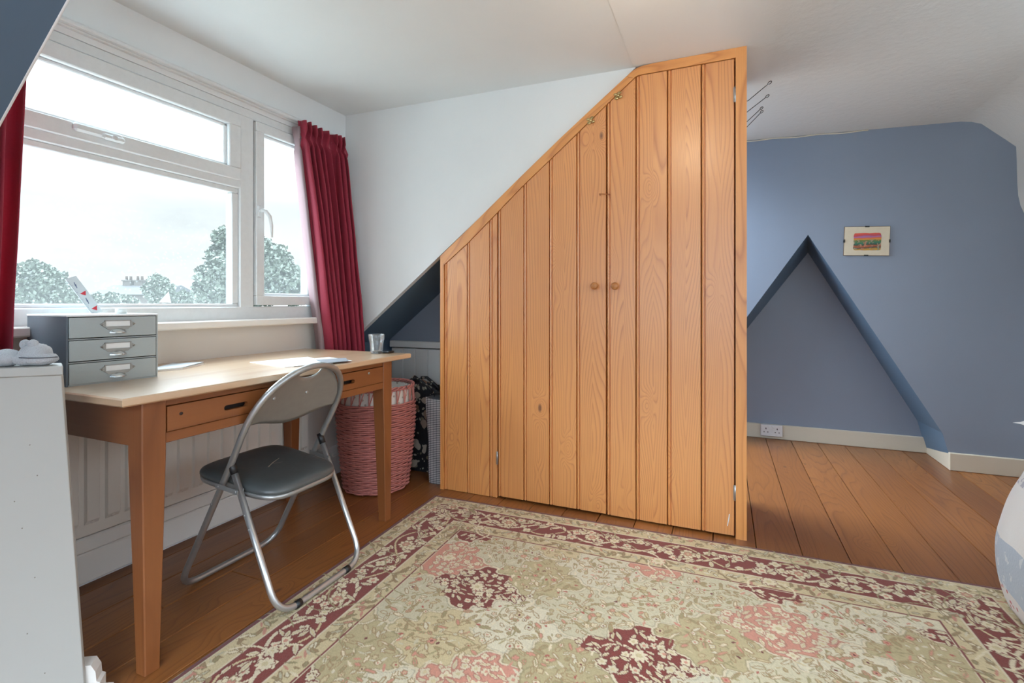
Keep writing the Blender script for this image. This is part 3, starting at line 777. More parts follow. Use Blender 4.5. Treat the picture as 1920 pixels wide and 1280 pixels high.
# rear leg frame
RTOP, RBOT = Vector((-1.560,0,.475)), Vector((-1.352,0,RT+.0105))
def rl(t, y): q = RTOP.lerp(RBOT, t); return Vector((q.x, y, q.z))
yi, yj = ya+.008, yb-.008
g = Geo(); g.tube(bent([rl(0,yi), rl(1,yi), rl(1,yj), rl(0,yj)], .085), RT*.95, 12); rf = part('leg_frame', g, plain('bright_tube_steel', (.58,.59,.59), .3, .8), ch)
for y, s in ((yi,-1), (yj,1)):
    g = Geo(); g.tube([rl(-.075,y), rl(.012,y)], RT*1.12, 12); part('end_cap', g, BLACKP, rf)
for y in (1.285, 1.525):
    g = Geo(); g.tube([(RBOT.x, y-.012, RBOT.z), (RBOT.x, y+.012, RBOT.z)], RT*1.15, 12); part('foot_sleeve', g, BLACKP, rf)
# hinge plates, each with its rivets
for y, s_ in ((ya,1), (yb,-1)):
    a, c = mt(.505,y+s_*.0135), rl(.13,y+s_*.0135)
    d = (c-a).normalized(); u = Vector((-d.z,0,d.x))
    poly = [a-d*.012+u*.008, a-d*.012-u*.008, c+d*.012-u*.008, c+d*.012+u*.008]
    g = Geo(); g.prism([p + Vector((0,-.0015,0)) for p in poly], (0,.003,0))
    hp = part('hinge_plate', g, STEEL, ch)
    a2, c2 = mt(.505,y-s_*.0115), rl(.13,y-s_*.0065); g = Geo()
    poly = [a2-d*.012+u*.008, a2-d*.012-u*.008, c2+d*.012-u*.008, c2+d*.012+u*.008]
    g.prism(poly, (0,-s_*.003,0)); hq = part('hinge_plate', g, STEEL, ch)
    for q in (a2, c2):
        g = Geo(); g.ball(q+Vector((0,-s_*.0035,0)), (.0045,.002,.0045), 10, 6); part('rivet', g, STEEL, hq)
    for q in (mt(.42,y), rl(.30,y+s_*.008), rl(.40,y+s_*.008)):
        g = Geo(); g.ball(q+Vector((.0,-s_*.0112,0)), (.0042,.002,.0042), 10, 6); part('rivet', g, STEEL, ch)
# seat: rounded trapezoid cushion on a metal pan
def seat_outline(off, n=64):
    o = []
    for k in range(n):
        a = 2*PI*k/n; ca, sa = math.cos(a), math.sin(a); e = .42
        x = math.copysign(abs(ca)**e, ca); y = math.copysign(abs(sa)**e, sa)
        hw = .182 - .013*x
        o.append((-1.606 + x*(.200-off), ym - .010 + y*(hw-off)))
    return o
def seat_z(x): return .412 - .021*(x+1.606)/.2
g = Geo(); L = [(.030,.0,-.004),(.006,0,-.002),(.0,0,.006),(.0,0,.013),(.004,0,.020),(.015,0,.026),(.04,0,.030),(.09,0,.031),(.14,0,.030)]
vs = []; N = 64
for off, _, h in L: vs += [(x,y,seat_z(x)+h) for x, y in seat_outline(off)]
F = [(k*N+i,k*N+(i+1)%N,(k+1)*N+(i+1)%N,(k+1)*N+i) for k in range(len(L)-1) for i in range(N)] + [tuple((len(L)-1)*N+i for i in range(N)), tuple(range(N))[::-1]]
g.add(vs, F, smooth=True); seat = part('seat', g, VINYL, ch)
g = Geo(); L = [(.012,-.018),(.003,-.016),(.001,-.002),(.006,.0)]; vs = []
for off, h in L: vs += [(x,y,seat_z(x)+h) for x, y in seat_outline(off)]
F = [(k*N+i,k*N+(i+1)%N,(k+1)*N+(i+1)%N,(k+1)*N+i) for k in range(len(L)-1) for i in range(N)] + [tuple(range(N))[::-1]]
g.add(vs, F, smooth=True); part('seat_pan', g, STEEL, ch)
TEAR = plain('torn_foam', (.55,.48,.38), .8)
g = Geo(); zt_ = lambda x: seat_z(x)+.0312
def tear(pts, w):
    for (a, c) in zip(pts, pts[1:]):
        a, c = Vector((*a,0)), Vector((*c,0)); d = (c-a).normalized(); u = Vector((-d.y,d.x,0))*w
        g.add([(a-u).to_tuple()[:2]+(zt_(a.x),), (c-u*.6).to_tuple()[:2]+(zt_(c.x),), (c+u*.6).to_tuple()[:2]+(zt_(c.x),), (a+u).to_tuple()[:2]+(zt_(a.x),)], [(0,1,2,3)])
tear([(-1.585,1.365),(-1.605,1.40),(-1.625,1.45)], .0022); tear([(-1.60,1.395),(-1.585,1.43)], .0014)
part('tear', g, TEAR, seat, label='pale tear in the vinyl')
# curved back plate with hand notch
g = Geo()
def bp(u, v):
    yy = ym + (u-.5)*2*.196
    k = (u-.5)*2
    lo_ = .735 + .018*math.cos(PI*k*1.0)*-1 - .028*(1-abs(k)**2.2)*.0 + .016*abs(k)**2
    hi_ = .725 + .272*math.sqrt(max(0, 1-min(1, abs(k)*.965)**2))**.80 - .012
    notch = .055*max(0, 1-(k/.30)**2)**.6 if abs(k) < .30 else 0
    t = lo_ + (max(hi_-notch, lo_+.005)-lo_)*v
    q = mt(t, yy); bow = -.030*(1-k*k)
    nrm = Vector((math.sin(math.atan2(.814,.474)),0,-math.cos(math.atan2(.814,.474))))
    return q + nrm*(bow*-1)*-.6
g.grid(bp, 40, 12); o = part('back_plate', g, BACKP, ch); m = o.modifiers.new('t','SOLIDIFY'); m.thickness = .003; m.offset = 0
for yy in (ym-.13, ym+.03):
    g = Geo(); q = bp((yy-ym)/.392+.5, .62); g.lathe([(0,0),(.007,0),(.0075,.003),(.005,.005),(0,.005)], q, 12, axis='x'); part('screw', g, STEEL, o)

# ------------------------------------------------------------------ wicker basket
WICK = NB('pink_wicker'); o_ = WICK.obj(); f = WICK.noise(o_, 90, 3)
WICK.P(Base_Color=WICK.mix(f, (.62,.245,.21), (.40,.125,.11)), Roughness=.5); WICK = WICK.m
BC = Vector((-1.862,2.352,0)); bk = thing('basket', 'tall round pink wicker laundry basket beside the desk', 'basket', BC)
NS = 26
def br(z): return .178 + .045*math.sin(min(1, z/.55)*PI*.5) - .012*max(0,(z-.42)/.15)
g = Geo(); rows = 44
for k in range(rows):
    z = .012 + k*.0113; r = br(z); n = NS*5
    pts = [BC + Vector(((r + .0045*math.cos(PI*(NS*a/ n) + PI*k))*math.cos(2*PI*a/n), (r + .0045*math.cos(PI*(NS*a/n) + PI*k))*math.sin(2*PI*a/n), z + .0015*math.sin(4*2*PI*a/n+k))) for a in range(n)]
    g.tube(pts, .0059, 5, closed=True)
part('woven_body', g, WICK, bk)
g = Geo()
for k in range(NS):
    a = 2*PI*(k+.5)/NS
    g.tube([BC + Vector((br(z)*math.cos(a), br(z)*math.sin(a), z)) for z in (.005,.15,.3,.45,.50,.575)], .0036, 6)
    a2 = a + .12; g.tube([BC + Vector((br(.50)*math.cos(a), br(.50)*math.sin(a), .50)), BC + Vector((br(.58)*math.cos(a2), br(.58)*math.sin(a2), .578))], .003, 5)
part('stakes', g, WICK, bk)
g = Geo()
for j in range(3):
    n = 90; g.tube([BC + Vector(((br(.585)+.006*math.cos(12*2*PI*a/n + j*2.1))*math.cos(2*PI*a/n), (br(.585)+.006*math.cos(12*2*PI*a/n + j*2.1))*math.sin(2*PI*a/n), .585+.008*math.sin(12*2*PI*a/n + j*2.1))) for a in range(n)], .0052, 6, closed=True)
part('rim', g, WICK, bk)
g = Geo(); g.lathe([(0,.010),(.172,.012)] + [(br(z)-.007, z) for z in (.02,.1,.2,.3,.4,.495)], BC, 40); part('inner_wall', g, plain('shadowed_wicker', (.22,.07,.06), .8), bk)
g = Geo(); g.lathe([(br(z)-.012, z) for z in (.30,.40,.48,.55,.575)], BC, 40)
b = NB('printed_cotton_liner'); o = b.obj(); vv = b.vor(o, 45)
b.P(Base_Color=b.mix(b.M('LESS_THAN', vv.outputs['Distance'], .28), (.74,.71,.66), (.42,.36,.30)), Roughness=.9)
part('liner', g, b.m, bk)

# ------------------------------------------------------------------ floral bag and checked bag
b = NB('black_floral_fabric'); o = b.obj()
wv = b.n('VectorMath', {0: o, 1: b.n('VectorMath', {0: b.n('TexNoise', {'Vector': o, 'Scale': 9.0}).outputs[1], 3: .09}, operation='SCALE').outputs[0]}, operation='ADD').outputs[0]
v1 = b.vor(wv, 17); v2 = b.vor(wv, 38)
c1 = b.sep(v1.outputs['Color']); c2 = b.sep(v2.outputs['Color'])
fl_ = b.M('MULTIPLY', b.M('LESS_THAN', v1.outputs['Distance'], .42), b.M('GREATER_THAN', c1[0], .55))
lf = b.M('MULTIPLY', b.M('LESS_THAN', v2.outputs['Distance'], .36), b.M('GREATER_THAN', c2[1], .55))
col = b.mix(lf, (.012,.012,.016), b.mix(c2[0], (.42,.40,.34), (.16,.13,.08)))
col = b.mix(fl_, col, b.mix(c1[1], (.62,.58,.50), (.20,.10,.06)))
b.P(Base_Color=col, Roughness=.55)
FLORAL = b.m
bg = thing('tote_bag', 'black bag with pale floral print standing behind the wicker basket', 'bag', (-1.745,2.745,0))
g = Geo()
def bagf(u, v):
    a = 2*PI*u; z = .56*v; e = .55
    ca, sa = math.cos(a), math.sin(a)
    x = math.copysign(abs(ca)**e, ca)*(.135 + .02*math.sin(v*3) - .012*v); y = math.copysign(abs(sa)**e, sa)*(.115*(1-.45*v))
    nn = mnoise.noise(Vector((x*9, y*9, z*8)))*.016 + mnoise.noise(Vector((x*20, y*20, z*14)))*.006
    sag = .02*math.sin(a*3)*v**3 - .045*max(0, (x)/.13)*v**3
    return Vector((-1.755 + x*(1+nn*4) - .03*v, 2.755 + y*(1+nn*4)*.9, z + sag))
g.grid(bagf, 72, 36); part('bag_body', g, FLORAL, bg)
g = Geo(); g.grid(lambda u, v: Vector(bagf(u, 1.0))*(1-v) + Vector((-1.785,2.755,.47))*v, 72, 6); part('bag_opening', g, FLORAL, bg)
for yy in (2.69, 2.78):
    g = Geo(); pts = [(-1.84,yy,.545),(-1.825,yy-.012,.575),(-1.78,yy-.02,.578),(-1.74,yy-.025,.555),(-1.70,yy-.03,.53),(-1.68,yy-.02,.50)]
    g.tube(pts, .009, 8); part('handle', g, FLORAL, bg)
b = NB('gingham_check'); o = b.sep(b.obj())
fx = b.M('LESS_THAN', b.M('FRACT', b.M('MULTIPLY', b.M('ADD', o[0], b.M('MULTIPLY', o[1], 1.0)), 95)), .5); fz = b.M('LESS_THAN', b.M('FRACT', b.M('MULTIPLY', o[2], 95)), .5)
b.P(Base_Color=b.ramp(b.M('MULTIPLY', b.M('ADD', fx, fz), .5), [(0,(.62,.62,.62)),(.5,(.22,.23,.25)),(1,(.035,.04,.05))]), Roughness=.6)
GING = b.m
ck = thing('shopping_bag', 'narrow black and white checked bag squeezed beside the wardrobe', 'bag', (-1.565,2.57,0))
def ckf(u, v):
    a = 2*PI*u; ca, sa = math.cos(a), math.sin(a); e = .5
    x = math.copysign(abs(ca)**e, ca)*(.052 + .012*v + .004*math.sin(9*v)); y = math.copysign(abs(sa)**e, sa)*.07
    return Vector((-1.560 + x - .012*v, 2.57 + y, .50*v + .006*math.sin(2*a)*v))
g = Geo(); g.grid(ckf, 48, 30); part('bag_body', g, GING, ck)
g = Geo(); g.grid(lambda u, v: Vector(ckf(u,1))*(1-v) + Vector((-1.572,2.57,.49))*v, 48, 3); part('bag_top', g, plain('dark_lining', (.06,.07,.09), .5), ck)
g = Geo(); g.tube([(-1.61,2.575,.497),(-1.595,2.57,.520),(-1.56,2.57,.527),(-1.53,2.575,.515),(-1.52,2.58,.495)], .004, 6); part('handle', g, BLACKP, ck)

# ------------------------------------------------------------------ white cabinet at the left edge
cb = thing('cabinet', 'white painted narrow cabinet with a splayed side at the left edge', 'cabinet', (-1.75,.55,0))
CD, CN = Vector((.7071,.7071,0)), Vector((-.7071,.7071,0))
CR = Vector((-1.583,.722,0))
def cp(a, b_, z): return CR + CD*a + CN*b_ + Vector((0,0,z))
g = Geo(); g.prism([cp(.054,0,0), cp(.003,0,.875), cp(-.50,0,.875), cp(-.50,0,0)], CN*.014)
CABW = paint('cabinet_paint', (.43,.425,.395), .5, .05, 30)
bevel(part('front_board', g, CABW, cb), .002)
g = Geo(); g.prism([cp(.010,-.008,.875), cp(-.026,.082,.875), cp(-.50,.082,.875), cp(-.50,-.008,.875)], (0,0,.024)); bevel(part('top_ledge', g, CABW, cb), .003)
g = Geo(); g.prism([cp(-.035,.0141,0), cp(-.035,.0141,.875), cp(-.50,.0141,.875), cp(-.50,.0141,0)], CN*.05); part('carcass', g, CABW, cb)
g = Geo(); g.prism([cp(.03,.0145,0), cp(.098,.0145,0), cp(.098,.0145,.012), cp(.080,.0145,.016), cp(.080,.0145,.045), cp(.072,.0145,.05), cp(.070,.0145,.075), cp(.060,.0145,.095), cp(.03,.0145,.10)], CN*.04)
part('plinth', g, GLOSSW, cb)
NAILM = plain('nail_mark', (.25,.22,.18), .7)
for a, z in ((-.06,.70),(-.075,.49),(-.05,.36),(-.065,.22),(-.03,.11),(-.09,.56),(-.045,.62)):
    g = Geo(); g.ball(cp(a,0,z), (.0016,.0016,.0016), 6, 4); part('nail_mark', g, NAILM, cb)

# plush frog on the ledge
b = NB('grey_towelling'); o = b.obj(); f = b.noise(o, 420, 2)
b.P(Base_Color=b.mix(f, (.56,.59,.62), (.38,.40,.44)), Roughness=.95, Sheen_Weight=.5); b.bump(f, .9, .004); PLUSH = b.m
fc = cp(-.062,.035,.899); fr = thing('plush_toy', 'grey plush frog lying on the white cabinet top', 'soft toy', fc)
def fp(a, b_, z): return cp(-.062+a, .035+b_, .899+z)
def blob(name, parts, label=None):
    g = Geo()
    for (a, b_, z), r in parts: g.ball(fp(a,b_,z), r, 20, 14, dis=.10)
    return part(name, g, PLUSH, fr, label)
hd = blob('head', [((.000,0,.029),(.036,.034,.029)), ((.014,-.006,.017),(.034,.034,.017)), ((-.014,.0,.018),(.034,.034,.018))])
blob('body', [((-.062,.004,.022),(.040,.034,.022)), ((-.105,.004,.019),(.042,.034,.019))])
for a_, b_, z_ in ((-.024,.006,.055),(-.001,-.012,.056)):
    g = Geo(); g.ball(fp(a_, b_, z_), (.0115,.0115,.0125), 16, 12, dis=.06); part('eye_bump', g, PLUSH, hd)
g = Geo(); g.tube([fp(.049,-.012,.021), fp(.040,-.028,.0215), fp(.022,-.0395,.022), fp(.0,-.037,.0225), fp(-.02,-.033,.024)], .0016, 6); part('mouth_seam', g, plain('seam_shadow', (.12,.13,.15), .9), hd)

# ------------------------------------------------------------------ picture, socket
pic = thing('picture', 'small clip-framed landscape painting in red and green on the blue wall', 'picture', (.889,YF-.012,1.48))
def pp(a, z, d=0): 
    t = -.047
    return Vector((.889 + a*math.cos(t) - z*math.sin(t)*-.0 + z*.036, YF-.012-d, 1.480 + z + a*math.sin(t)))
def prect(g, a0, a1, z0, z1, d0, d1): g.prism([pp(a0,z0,d0), pp(a1,z0,d0), pp(a1,z1,d0), pp(a0,z1,d0)], (0,-(d1-d0),0))
g = Geo(); prect(g, -.1285,.1285,-.098,.098,-.010,-.003); part('backing', g, plain('hardboard', (.20,.13,.08), .7), pic)
g = Geo(); prect(g, -.126,.126,-.0955,.0955,-.003,.0); part('mount', g, plain('cream_mount', (.66,.58,.43), .6), pic)
b = NB('painted_landscape'); o = b.sep(b.obj()); ov = b.obj()
zz = b.M('ADD', b.M('MULTIPLY', b.M('ADD', o[2], .055), 9.0), b.M('MULTIPLY', b.M('SUBTRACT', b.noise(b.xyz(b.M('MULTIPLY', o[0], 14), 0.0, b.M('MULTIPLY', o[2], 40)), 1, 3), .5), .22))
c = b.ramp(zz, [(0,(.45,.24,.03)),(.10,(.03,.03,.03)),(.18,(.42,.10,.03)),(.28,(.03,.06,.04)),(.40,(.03,.16,.09)),(.52,(.12,.16,.03)),(.60,(.62,.24,.03)),(.68,(.55,.10,.04)),(.74,(.30,.14,.34)),(.82,(.42,.05,.07)),(.93,(.58,.07,.04))])
blot = b.noise(ov, 55, 3); c = b.mix(b.M('MULTIPLY', b.M('GREATER_THAN', blot, .56), b.M('LESS_THAN', zz, .55)), c, b.mix(b.noise(ov, 21, 1), (.0,.33,.24), (.6,.08,.02)))
b.P(Base_Color=c, Roughness=.5)
g = Geo(); 
edge = []
for k in range(48):
    a = 2*PI*k/48; ca, sa = math.cos(a), math.sin(a)
    x = max(-1, min(1, ca*1.35)); z = max(-1, min(1, sa*1.35))
    w = .003*mnoise.noise(Vector((ca*4, sa*4, 1)))
    edge.append(pp(.003 + x*.0765 + w, -.005 + z*.058 + w, .0003))
g.prism(edge, (0,-.0006,0)); part('painting', g, b.m, pic)
for a, z in ((0,.0965),(0,-.0965),(-.127,0),(.127,0)):
    g = Geo(); w, h = (.012,.004) if a == 0 else (.004,.010); prect(g, a-w,a+w,z-h,z+h,-.009,.003); part('clip', g, WIRE, pic)

sk = thing('power_socket', 'white double power socket on the cream skirting board', 'socket', (.35,YR-.02,.066))
g = Geo(); g.rbox((.274,YR-.038,.022), (.428,YR-.017,.112), .004); part('faceplate', g, plain('socket_plastic', (.68,.65,.64), .35), sk)
for c in (.312, .39):
    g = Geo()
    g.box((c-.003,YR-.0386,.075), (c+.003,YR-.037,.088)); g.box((c-.017,YR-.0386,.052), (c-.009,YR-.037,.058)); g.box((c+.009,YR-.0386,.052), (c+.017,YR-.037,.058)); part('pin_holes', g, DARKSLOT, sk)
for c in (.338, .364):
    g = Geo(); g.rbox((c-.008,YR-.043,.088), (c+.008,YR-.037,.103), .002); part('rocker_switch', g, plain('switch_plastic', (.70,.68,.66), .35), sk)

# ------------------------------------------------------------------ bed
bd = thing('bed', 'bed with white and blue patchwork quilt at the right edge', 'bed', (1.7,1.4,0))
g = Geo(); g.rbox((1.05,.45,.12), (2.35,2.16,.30), .02); part('bed_base', g, plain('bed_base_cloth', (.5,.5,.5), .9), bd)
for x, y in ((1.12,.52),(2.29,.52),(1.12,2.20),(2.29,2.20)):
    g = Geo(); g.lathe([(0,0),(.025,0),(.03,.12),(0,.12)], (x,y,0), 12); part('leg', g, KNOBW, bd)
g = Geo(); g.rbox((1.05,.45,.30), (2.36,2.16,.49), .04); part('mattress', g, PAPER, bd)
b = NB('patchwork_quilt'); o = b.obj(); s = b.sep(o)
u = b.M('ADD', b.M('ADD', s[0], b.M('MULTIPLY', s[1], -1.0)), 0.0)
zz = b.M('ADD', s[2], b.M('MULTIPLY', b.M('SUBTRACT', b.noise(o, 5, 2), .5), .02))
FLO = b.mix(b.M('GREATER_THAN', b.noise(o, 48, 2), .55), (.74,.76,.77), (.45,.47,.55))
BLU = b.mix(b.M('GREATER_THAN', b.noise(o, 26, 2), .60), (.47,.56,.66), (.66,.72,.78))
dv = b.vor(o, 38); DOT = b.mix(b.M('LESS_THAN', dv.outputs['Distance'], .26), (.78,.76,.74), (.55,.10,.12))
WQ = (.80,.82,.82)
is_ = lambda lo_, hi_: b.M('MULTIPLY', b.M('GREATER_THAN', zz, lo_), b.M('LESS_THAN', zz, hi_))
c = b.mix(is_(.44,.485), WQ, FLO); c = b.mix(is_(.095,.255), c, BLU); c = b.mix(is_(-1,.095), c, DOT)
b.P(Base_Color=c, Roughness=.85, Sheen_Weight=.2); b.bump(b.noise(o, 120, 3), .5, .004)
QUILT = b.m
def plan(t, out):
    """rounded bed outline in plan: near end -> left side -> foot corner -> foot end"""
    r = .20 + out; xl, yf = .998-out, 2.375+out
    L1 = 1.5; arc_ = r*PI/2; L2 = 1.1; s = t*(L1+arc_+L2)
    if s < L1: return Vector((xl, yf-r-L1+s, 0)), Vector((-1,0,0))
    s -= L1
    if s < arc_:
        a = s/r; n_ = Vector((-math.cos(a), math.sin(a), 0)); return Vector((xl+r, yf-r, 0)) + n_*r, n_
    s -= arc_; return Vector((xl+r+s, yf, 0)), Vector((0,1,0))
def qf(a, v):
    # v 0 hem .. 1 top edge, rolls over onto the bed
    if v < .75:
        w = v/.75; z = .016 + .515*w
        bulge = .050*math.sin(PI*(w**.8)*.95) + .078*(1-w)**.8 + .006
        fold = .010*math.sin(a*46)*(1-w) + .006*mnoise.noise(Vector((a*18, w*4, 2)))
        p, n_ = plan(a, 0); p = p + n_*(bulge+fold+.01)
        return (p.x, p.y, z)
    w = (v-.75)/.25; an = w*PI/2
    p, n_ = plan(a, 0); p = p + n_*(.012 - .02*(1-math.cos(an))) - n_*(.13*w)
    return (p.x, p.y, .527 + .06*math.sin(an) + .006*mnoise.noise(Vector((a*14, w*3, 5))))
g = Geo(); g.grid(qf, 160, 34); g.box((1.14,.6,.50), (2.3,2.2,.556)); 
o = part('quilt', g, QUILT, bd); m = o.modifiers.new('t','SOLIDIFY'); m.thickness = .01; m.offset = -1
pl = thing('pillow', 'white pillow whose pointed corner shows above the bed at the right edge', 'pillow', (1.25,2.0,.56))
g = Geo()
def pil(u, v, sgn):
    x, y = (u-.5)*2, (v-.5)*2
    t = max(0, (1-abs(x)**2.6))**.5*max(0, (1-abs(y)**2.6))**.5
    k = 1 - .10*(1-max(abs(x),abs(y)))*0 - .07*(abs(x*y) < .5)*(1-abs(x*y))
    a = math.radians(38); px_, py_ = x*.33*k, y*.23*k
    return Vector((1.31 + px_*math.cos(a) + py_*math.sin(a)*-1, 2.08 + px_*math.sin(a)*.0 + py_*.75 + px_*.10, .655 + sgn*.066*t - .065*(x+1)*-.5*.9 + .006*mnoise.noise(Vector((x*2,y*2,sgn)))))
g.grid(lambda u, v: pil(u, v, 1), 24, 20); g.grid(lambda u, v: pil(u, v, -1), 24, 20)
part('pillow_case', g, plain('white_cotton', (.82,.83,.83), .85), pl)

# ------------------------------------------------------------------ rug
def make_rug():
    W, H, st = 2.44, 1.72, .0034
    nx, ny = int(W/st)+1, int(H/st)+1
    S, T = np.meshgrid(np.linspace(0, W, nx), np.linspace(0, H, ny))
    rg = np.random.RandomState(11)
    lin = lambda r, g_, b_: np.array([((c/255+.055)/1.055)**2.4 if c > 10 else c/3294 for c in (r, g_, b_)])
    BUR, BURL = lin(124,34,32), lin(122,46,50)
    PINK, OLI, SAGE, CRM, TAN, GOLD, ED = lin(208,142,122), lin(190,174,132), lin(208,199,168), lin(220,211,184), lin(208,190,148), lin(210,192,148), lin(104,38,46)
    IV, LINE, DK, GRN, RED_ = lin(230,216,184), lin(156,130,94), lin(110,40,42), lin(150,138,100), lin(178,86,76)
    # field: curved lozenge cells
    a, b_ = .2022, .1465; sc0, tc0 = .603, .716
    xs, ys = (S-sc0)/a, (T-tc0)/b_
    U, V = (xs+ys)/2, (xs-ys)/2
    def wob(q, o):
        w = np.mod(q+.5, 1)-.5       # odd about the tile corners: lobes, notches and a sharp tip
        return .085*np.sin(2*np.pi*w)*np.cos(np.pi*w)**2 + .05*np.sin(6*np.pi*w+o) + .05*(np.abs(np.mod(4*w+.1,1)-.5)-.25)
    U2, V2 = U + wob(V, .3), V + wob(U, 1.1)
    iu, iv = np.round(U2).astype(int), np.round(V2).astype(int)
    I, J = iu+iv, iu-iv
    edge = .5-np.maximum(np.abs(U2-iu), np.abs(V2-iv))
    img = np.zeros((ny, nx, 3)); isb = np.zeros((ny, nx), bool); ispk = isb.copy()
    pal = [OLI, SAGE, CRM, TAN, GOLD, CRM, SAGE]
    spec = {(0,0):BUR,(3,1):BUR,(-1,-3):BUR,(5,-3):BUR,(-2,4):BUR,(8,-2):BUR,(6,2):SAGE,(7,3):BUR,(2,4):BUR,(5,-1):PINK,(-1,-1):PINK,(1,3):PINK,(3,-3):PINK,(6,4):PINK,(1,-1):OLI,(2,-2):CRM,(2,0):SAGE,(4,0):OLI,(6,0):CRM,(6,-2):CRM,(-1,1):SAGE,(0,2):GOLD,(-1,3):OLI,(1,1):CRM,(2,2):OLI,(0,-2):SAGE,(4,-2):SAGE,(7,-1):OLI,(4,2):CRM,(5,1):SAGE,(3,-1):SAGE}
    for i in range(I.min(), I.max()+1):
        for j in range(J.min(), J.max()+1):
            m = (I == i) & (J == j)
            if not m.any(): continue
            c = spec.get((i, j), pal[(i*5+j*3) % 7]); img[m] = c*rg.uniform(.94, 1.05)
            if c is BUR: isb |= m
            if c is PINK: ispk |= m
    # borders (distance to the edge)
    D = np.minimum(np.minimum(S, W-S), np.minimum(T, H-T))
    al = np.where(np.minimum(S, W-S) < np.minimum(T, H-T), T, S)
    k = edge < .016; img[k & (D > .33)] = IV*.92
    k = (edge > .016) & (edge < .034); img[k & (D > .33) & ~isb] *= .72
    img[D < .33] = TAN*1.02; img[D < .25] = BUR; img[D < .094] = TAN*1.0; img[D < .016] = ED
    isb[D < .33] = False; ispk[D < .33] = False; band = (D < .25) & (D > .094); isb |= band
    for d0 in (.33, .255, .095): img[np.abs(D-d0) < .0035] = IV*.9
    for d0 in (.325, .248, .100): img[np.abs(D-d0) < .0022] = DK*1.3
    def px_(s, t, r):
        i0, i1 = max(0, int((s-r)/st)), min(nx, int((s+r)/st)+2); j0, j1 = max(0, int((t-r)/st)), min(ny, int((t+r)/st)+2)
        return slice(j0, j1), slice(i0, i1)
    def leaf(s, t, L, w, an, c, outline=None, vein=None):
        q = px_(s, t, L*1.2)
        if S[q].size == 0: return
        x, y = S[q]-s, T[q]-t; u = x*np.cos(an)+y*np.sin(an); v = -x*np.sin(an)+y*np.cos(an)
        f = np.abs(v)/(w*np.maximum(1e-4, 1-(u/L)**2)) ; ins = (np.abs(u) < L) & (f < 1)
        sub = img[q]
        if outline is not None: sub[(np.abs(u) < L*1.12) & (np.abs(v) < (w*1.0)*np.maximum(0, 1-(u/(L*1.12))**2)+.0034)] = outline
        sub[ins] = c
        if vein is not None: sub[ins & (np.abs(v) < .0022) & (np.abs(u) < L*.7)] = vein
        img[q] = sub
    def flower(s, t, r, an, c, core, outline, npet=5):
        q = px_(s, t, r*1.35)
        if S[q].size == 0: return
        x, y = S[q]-s, T[q]-t; rr = np.hypot(x, y); th = np.arctan2(y, x)-an
        R_ = r*(.62+.38*np.abs(np.cos(th*npet/2)))
        sub = img[q]; sub[rr < R_+.0035] = outline; sub[rr < R_] = c; sub[rr < r*.34] = core; img[q] = sub
    def vine(fn, t0, t1, w, c, n=220):
        for q in np.linspace(t0, t1, n):
            s, t = fn(q); leafq = px_(s, t, w)
            if S[leafq].size == 0: continue
            m = np.hypot(S[leafq]-s, T[leafq]-t) < w; sub = img[leafq]; sub[m] = c; img[leafq] = sub
    # border scroll: vine with flowers and leaves
    def bpt(side, l, d):
        return {0: (l, d), 1: (d, l), 2: (W-d, l), 3: (l, H-d)}[side]
    for side, L in ((0, W), (1, H), (2, H), (3, W)):
        per = L/round(L/.42)
        f = lambda q, side=side: bpt(side, q, .172 + .052*math.sin(2*PI*q/per))
        vine(f, .17, L-.17, .0060, IV*.95, int(L*280))
        f2 = lambda q, side=side: bpt(side, q, .172 - .060*math.sin(2*PI*q/per + .5))
        vine(f2, .17, L-.17, .0042, GOLD, int(L*280))
        q = .12
        while q < L-.12:
            for _ in range(2):
                d = rg.uniform(.112, .232); s, t = bpt(side, q+rg.uniform(-.01,.01), d)
                if rg.rand() < .48: flower(s, t, rg.uniform(.017,.024), rg.uniform(0,6), IV*rg.uniform(.88,1.03), [TAN,PINK,GOLD][rg.randint(3)], BUR*.8, rg.randint(4,7))
                else: leaf(s, t, rg.uniform(.018,.03), rg.uniform(.006,.010), rg.uniform(0,6.3), IV*rg.uniform(.82,1.0), BUR*.8, GOLD)
            q += .026
        q = per*.25
        while q < L-.1:
            s, t = bpt(side, q, .172); flower(s, t, .033, .3, IV, TAN, LINE, 8); flower(s, t, .017, .7, PINK*.95, GOLD, LINE, 6); q += per
        q = .03
        while q < L-.03:      # guard stripes
            for d, sp in ((.055, .028), (.290, .030)):
                s, t = bpt(side, q, d+rg.uniform(-sp, sp)*.8)
                c = [SAGE*.8, IV*.95, GRN, PINK*.9, LINE, CRM, LINE][rg.randint(7)]
                leaf(s, t, rg.uniform(.010,.022), rg.uniform(.003,.006), rg.uniform(0,6.3), c, LINE*.9 if rg.rand() < .6 else None)
            q += .0105
    img[D < .021] = ED; img[(D > .021) & (D < .026)] = IV*.85
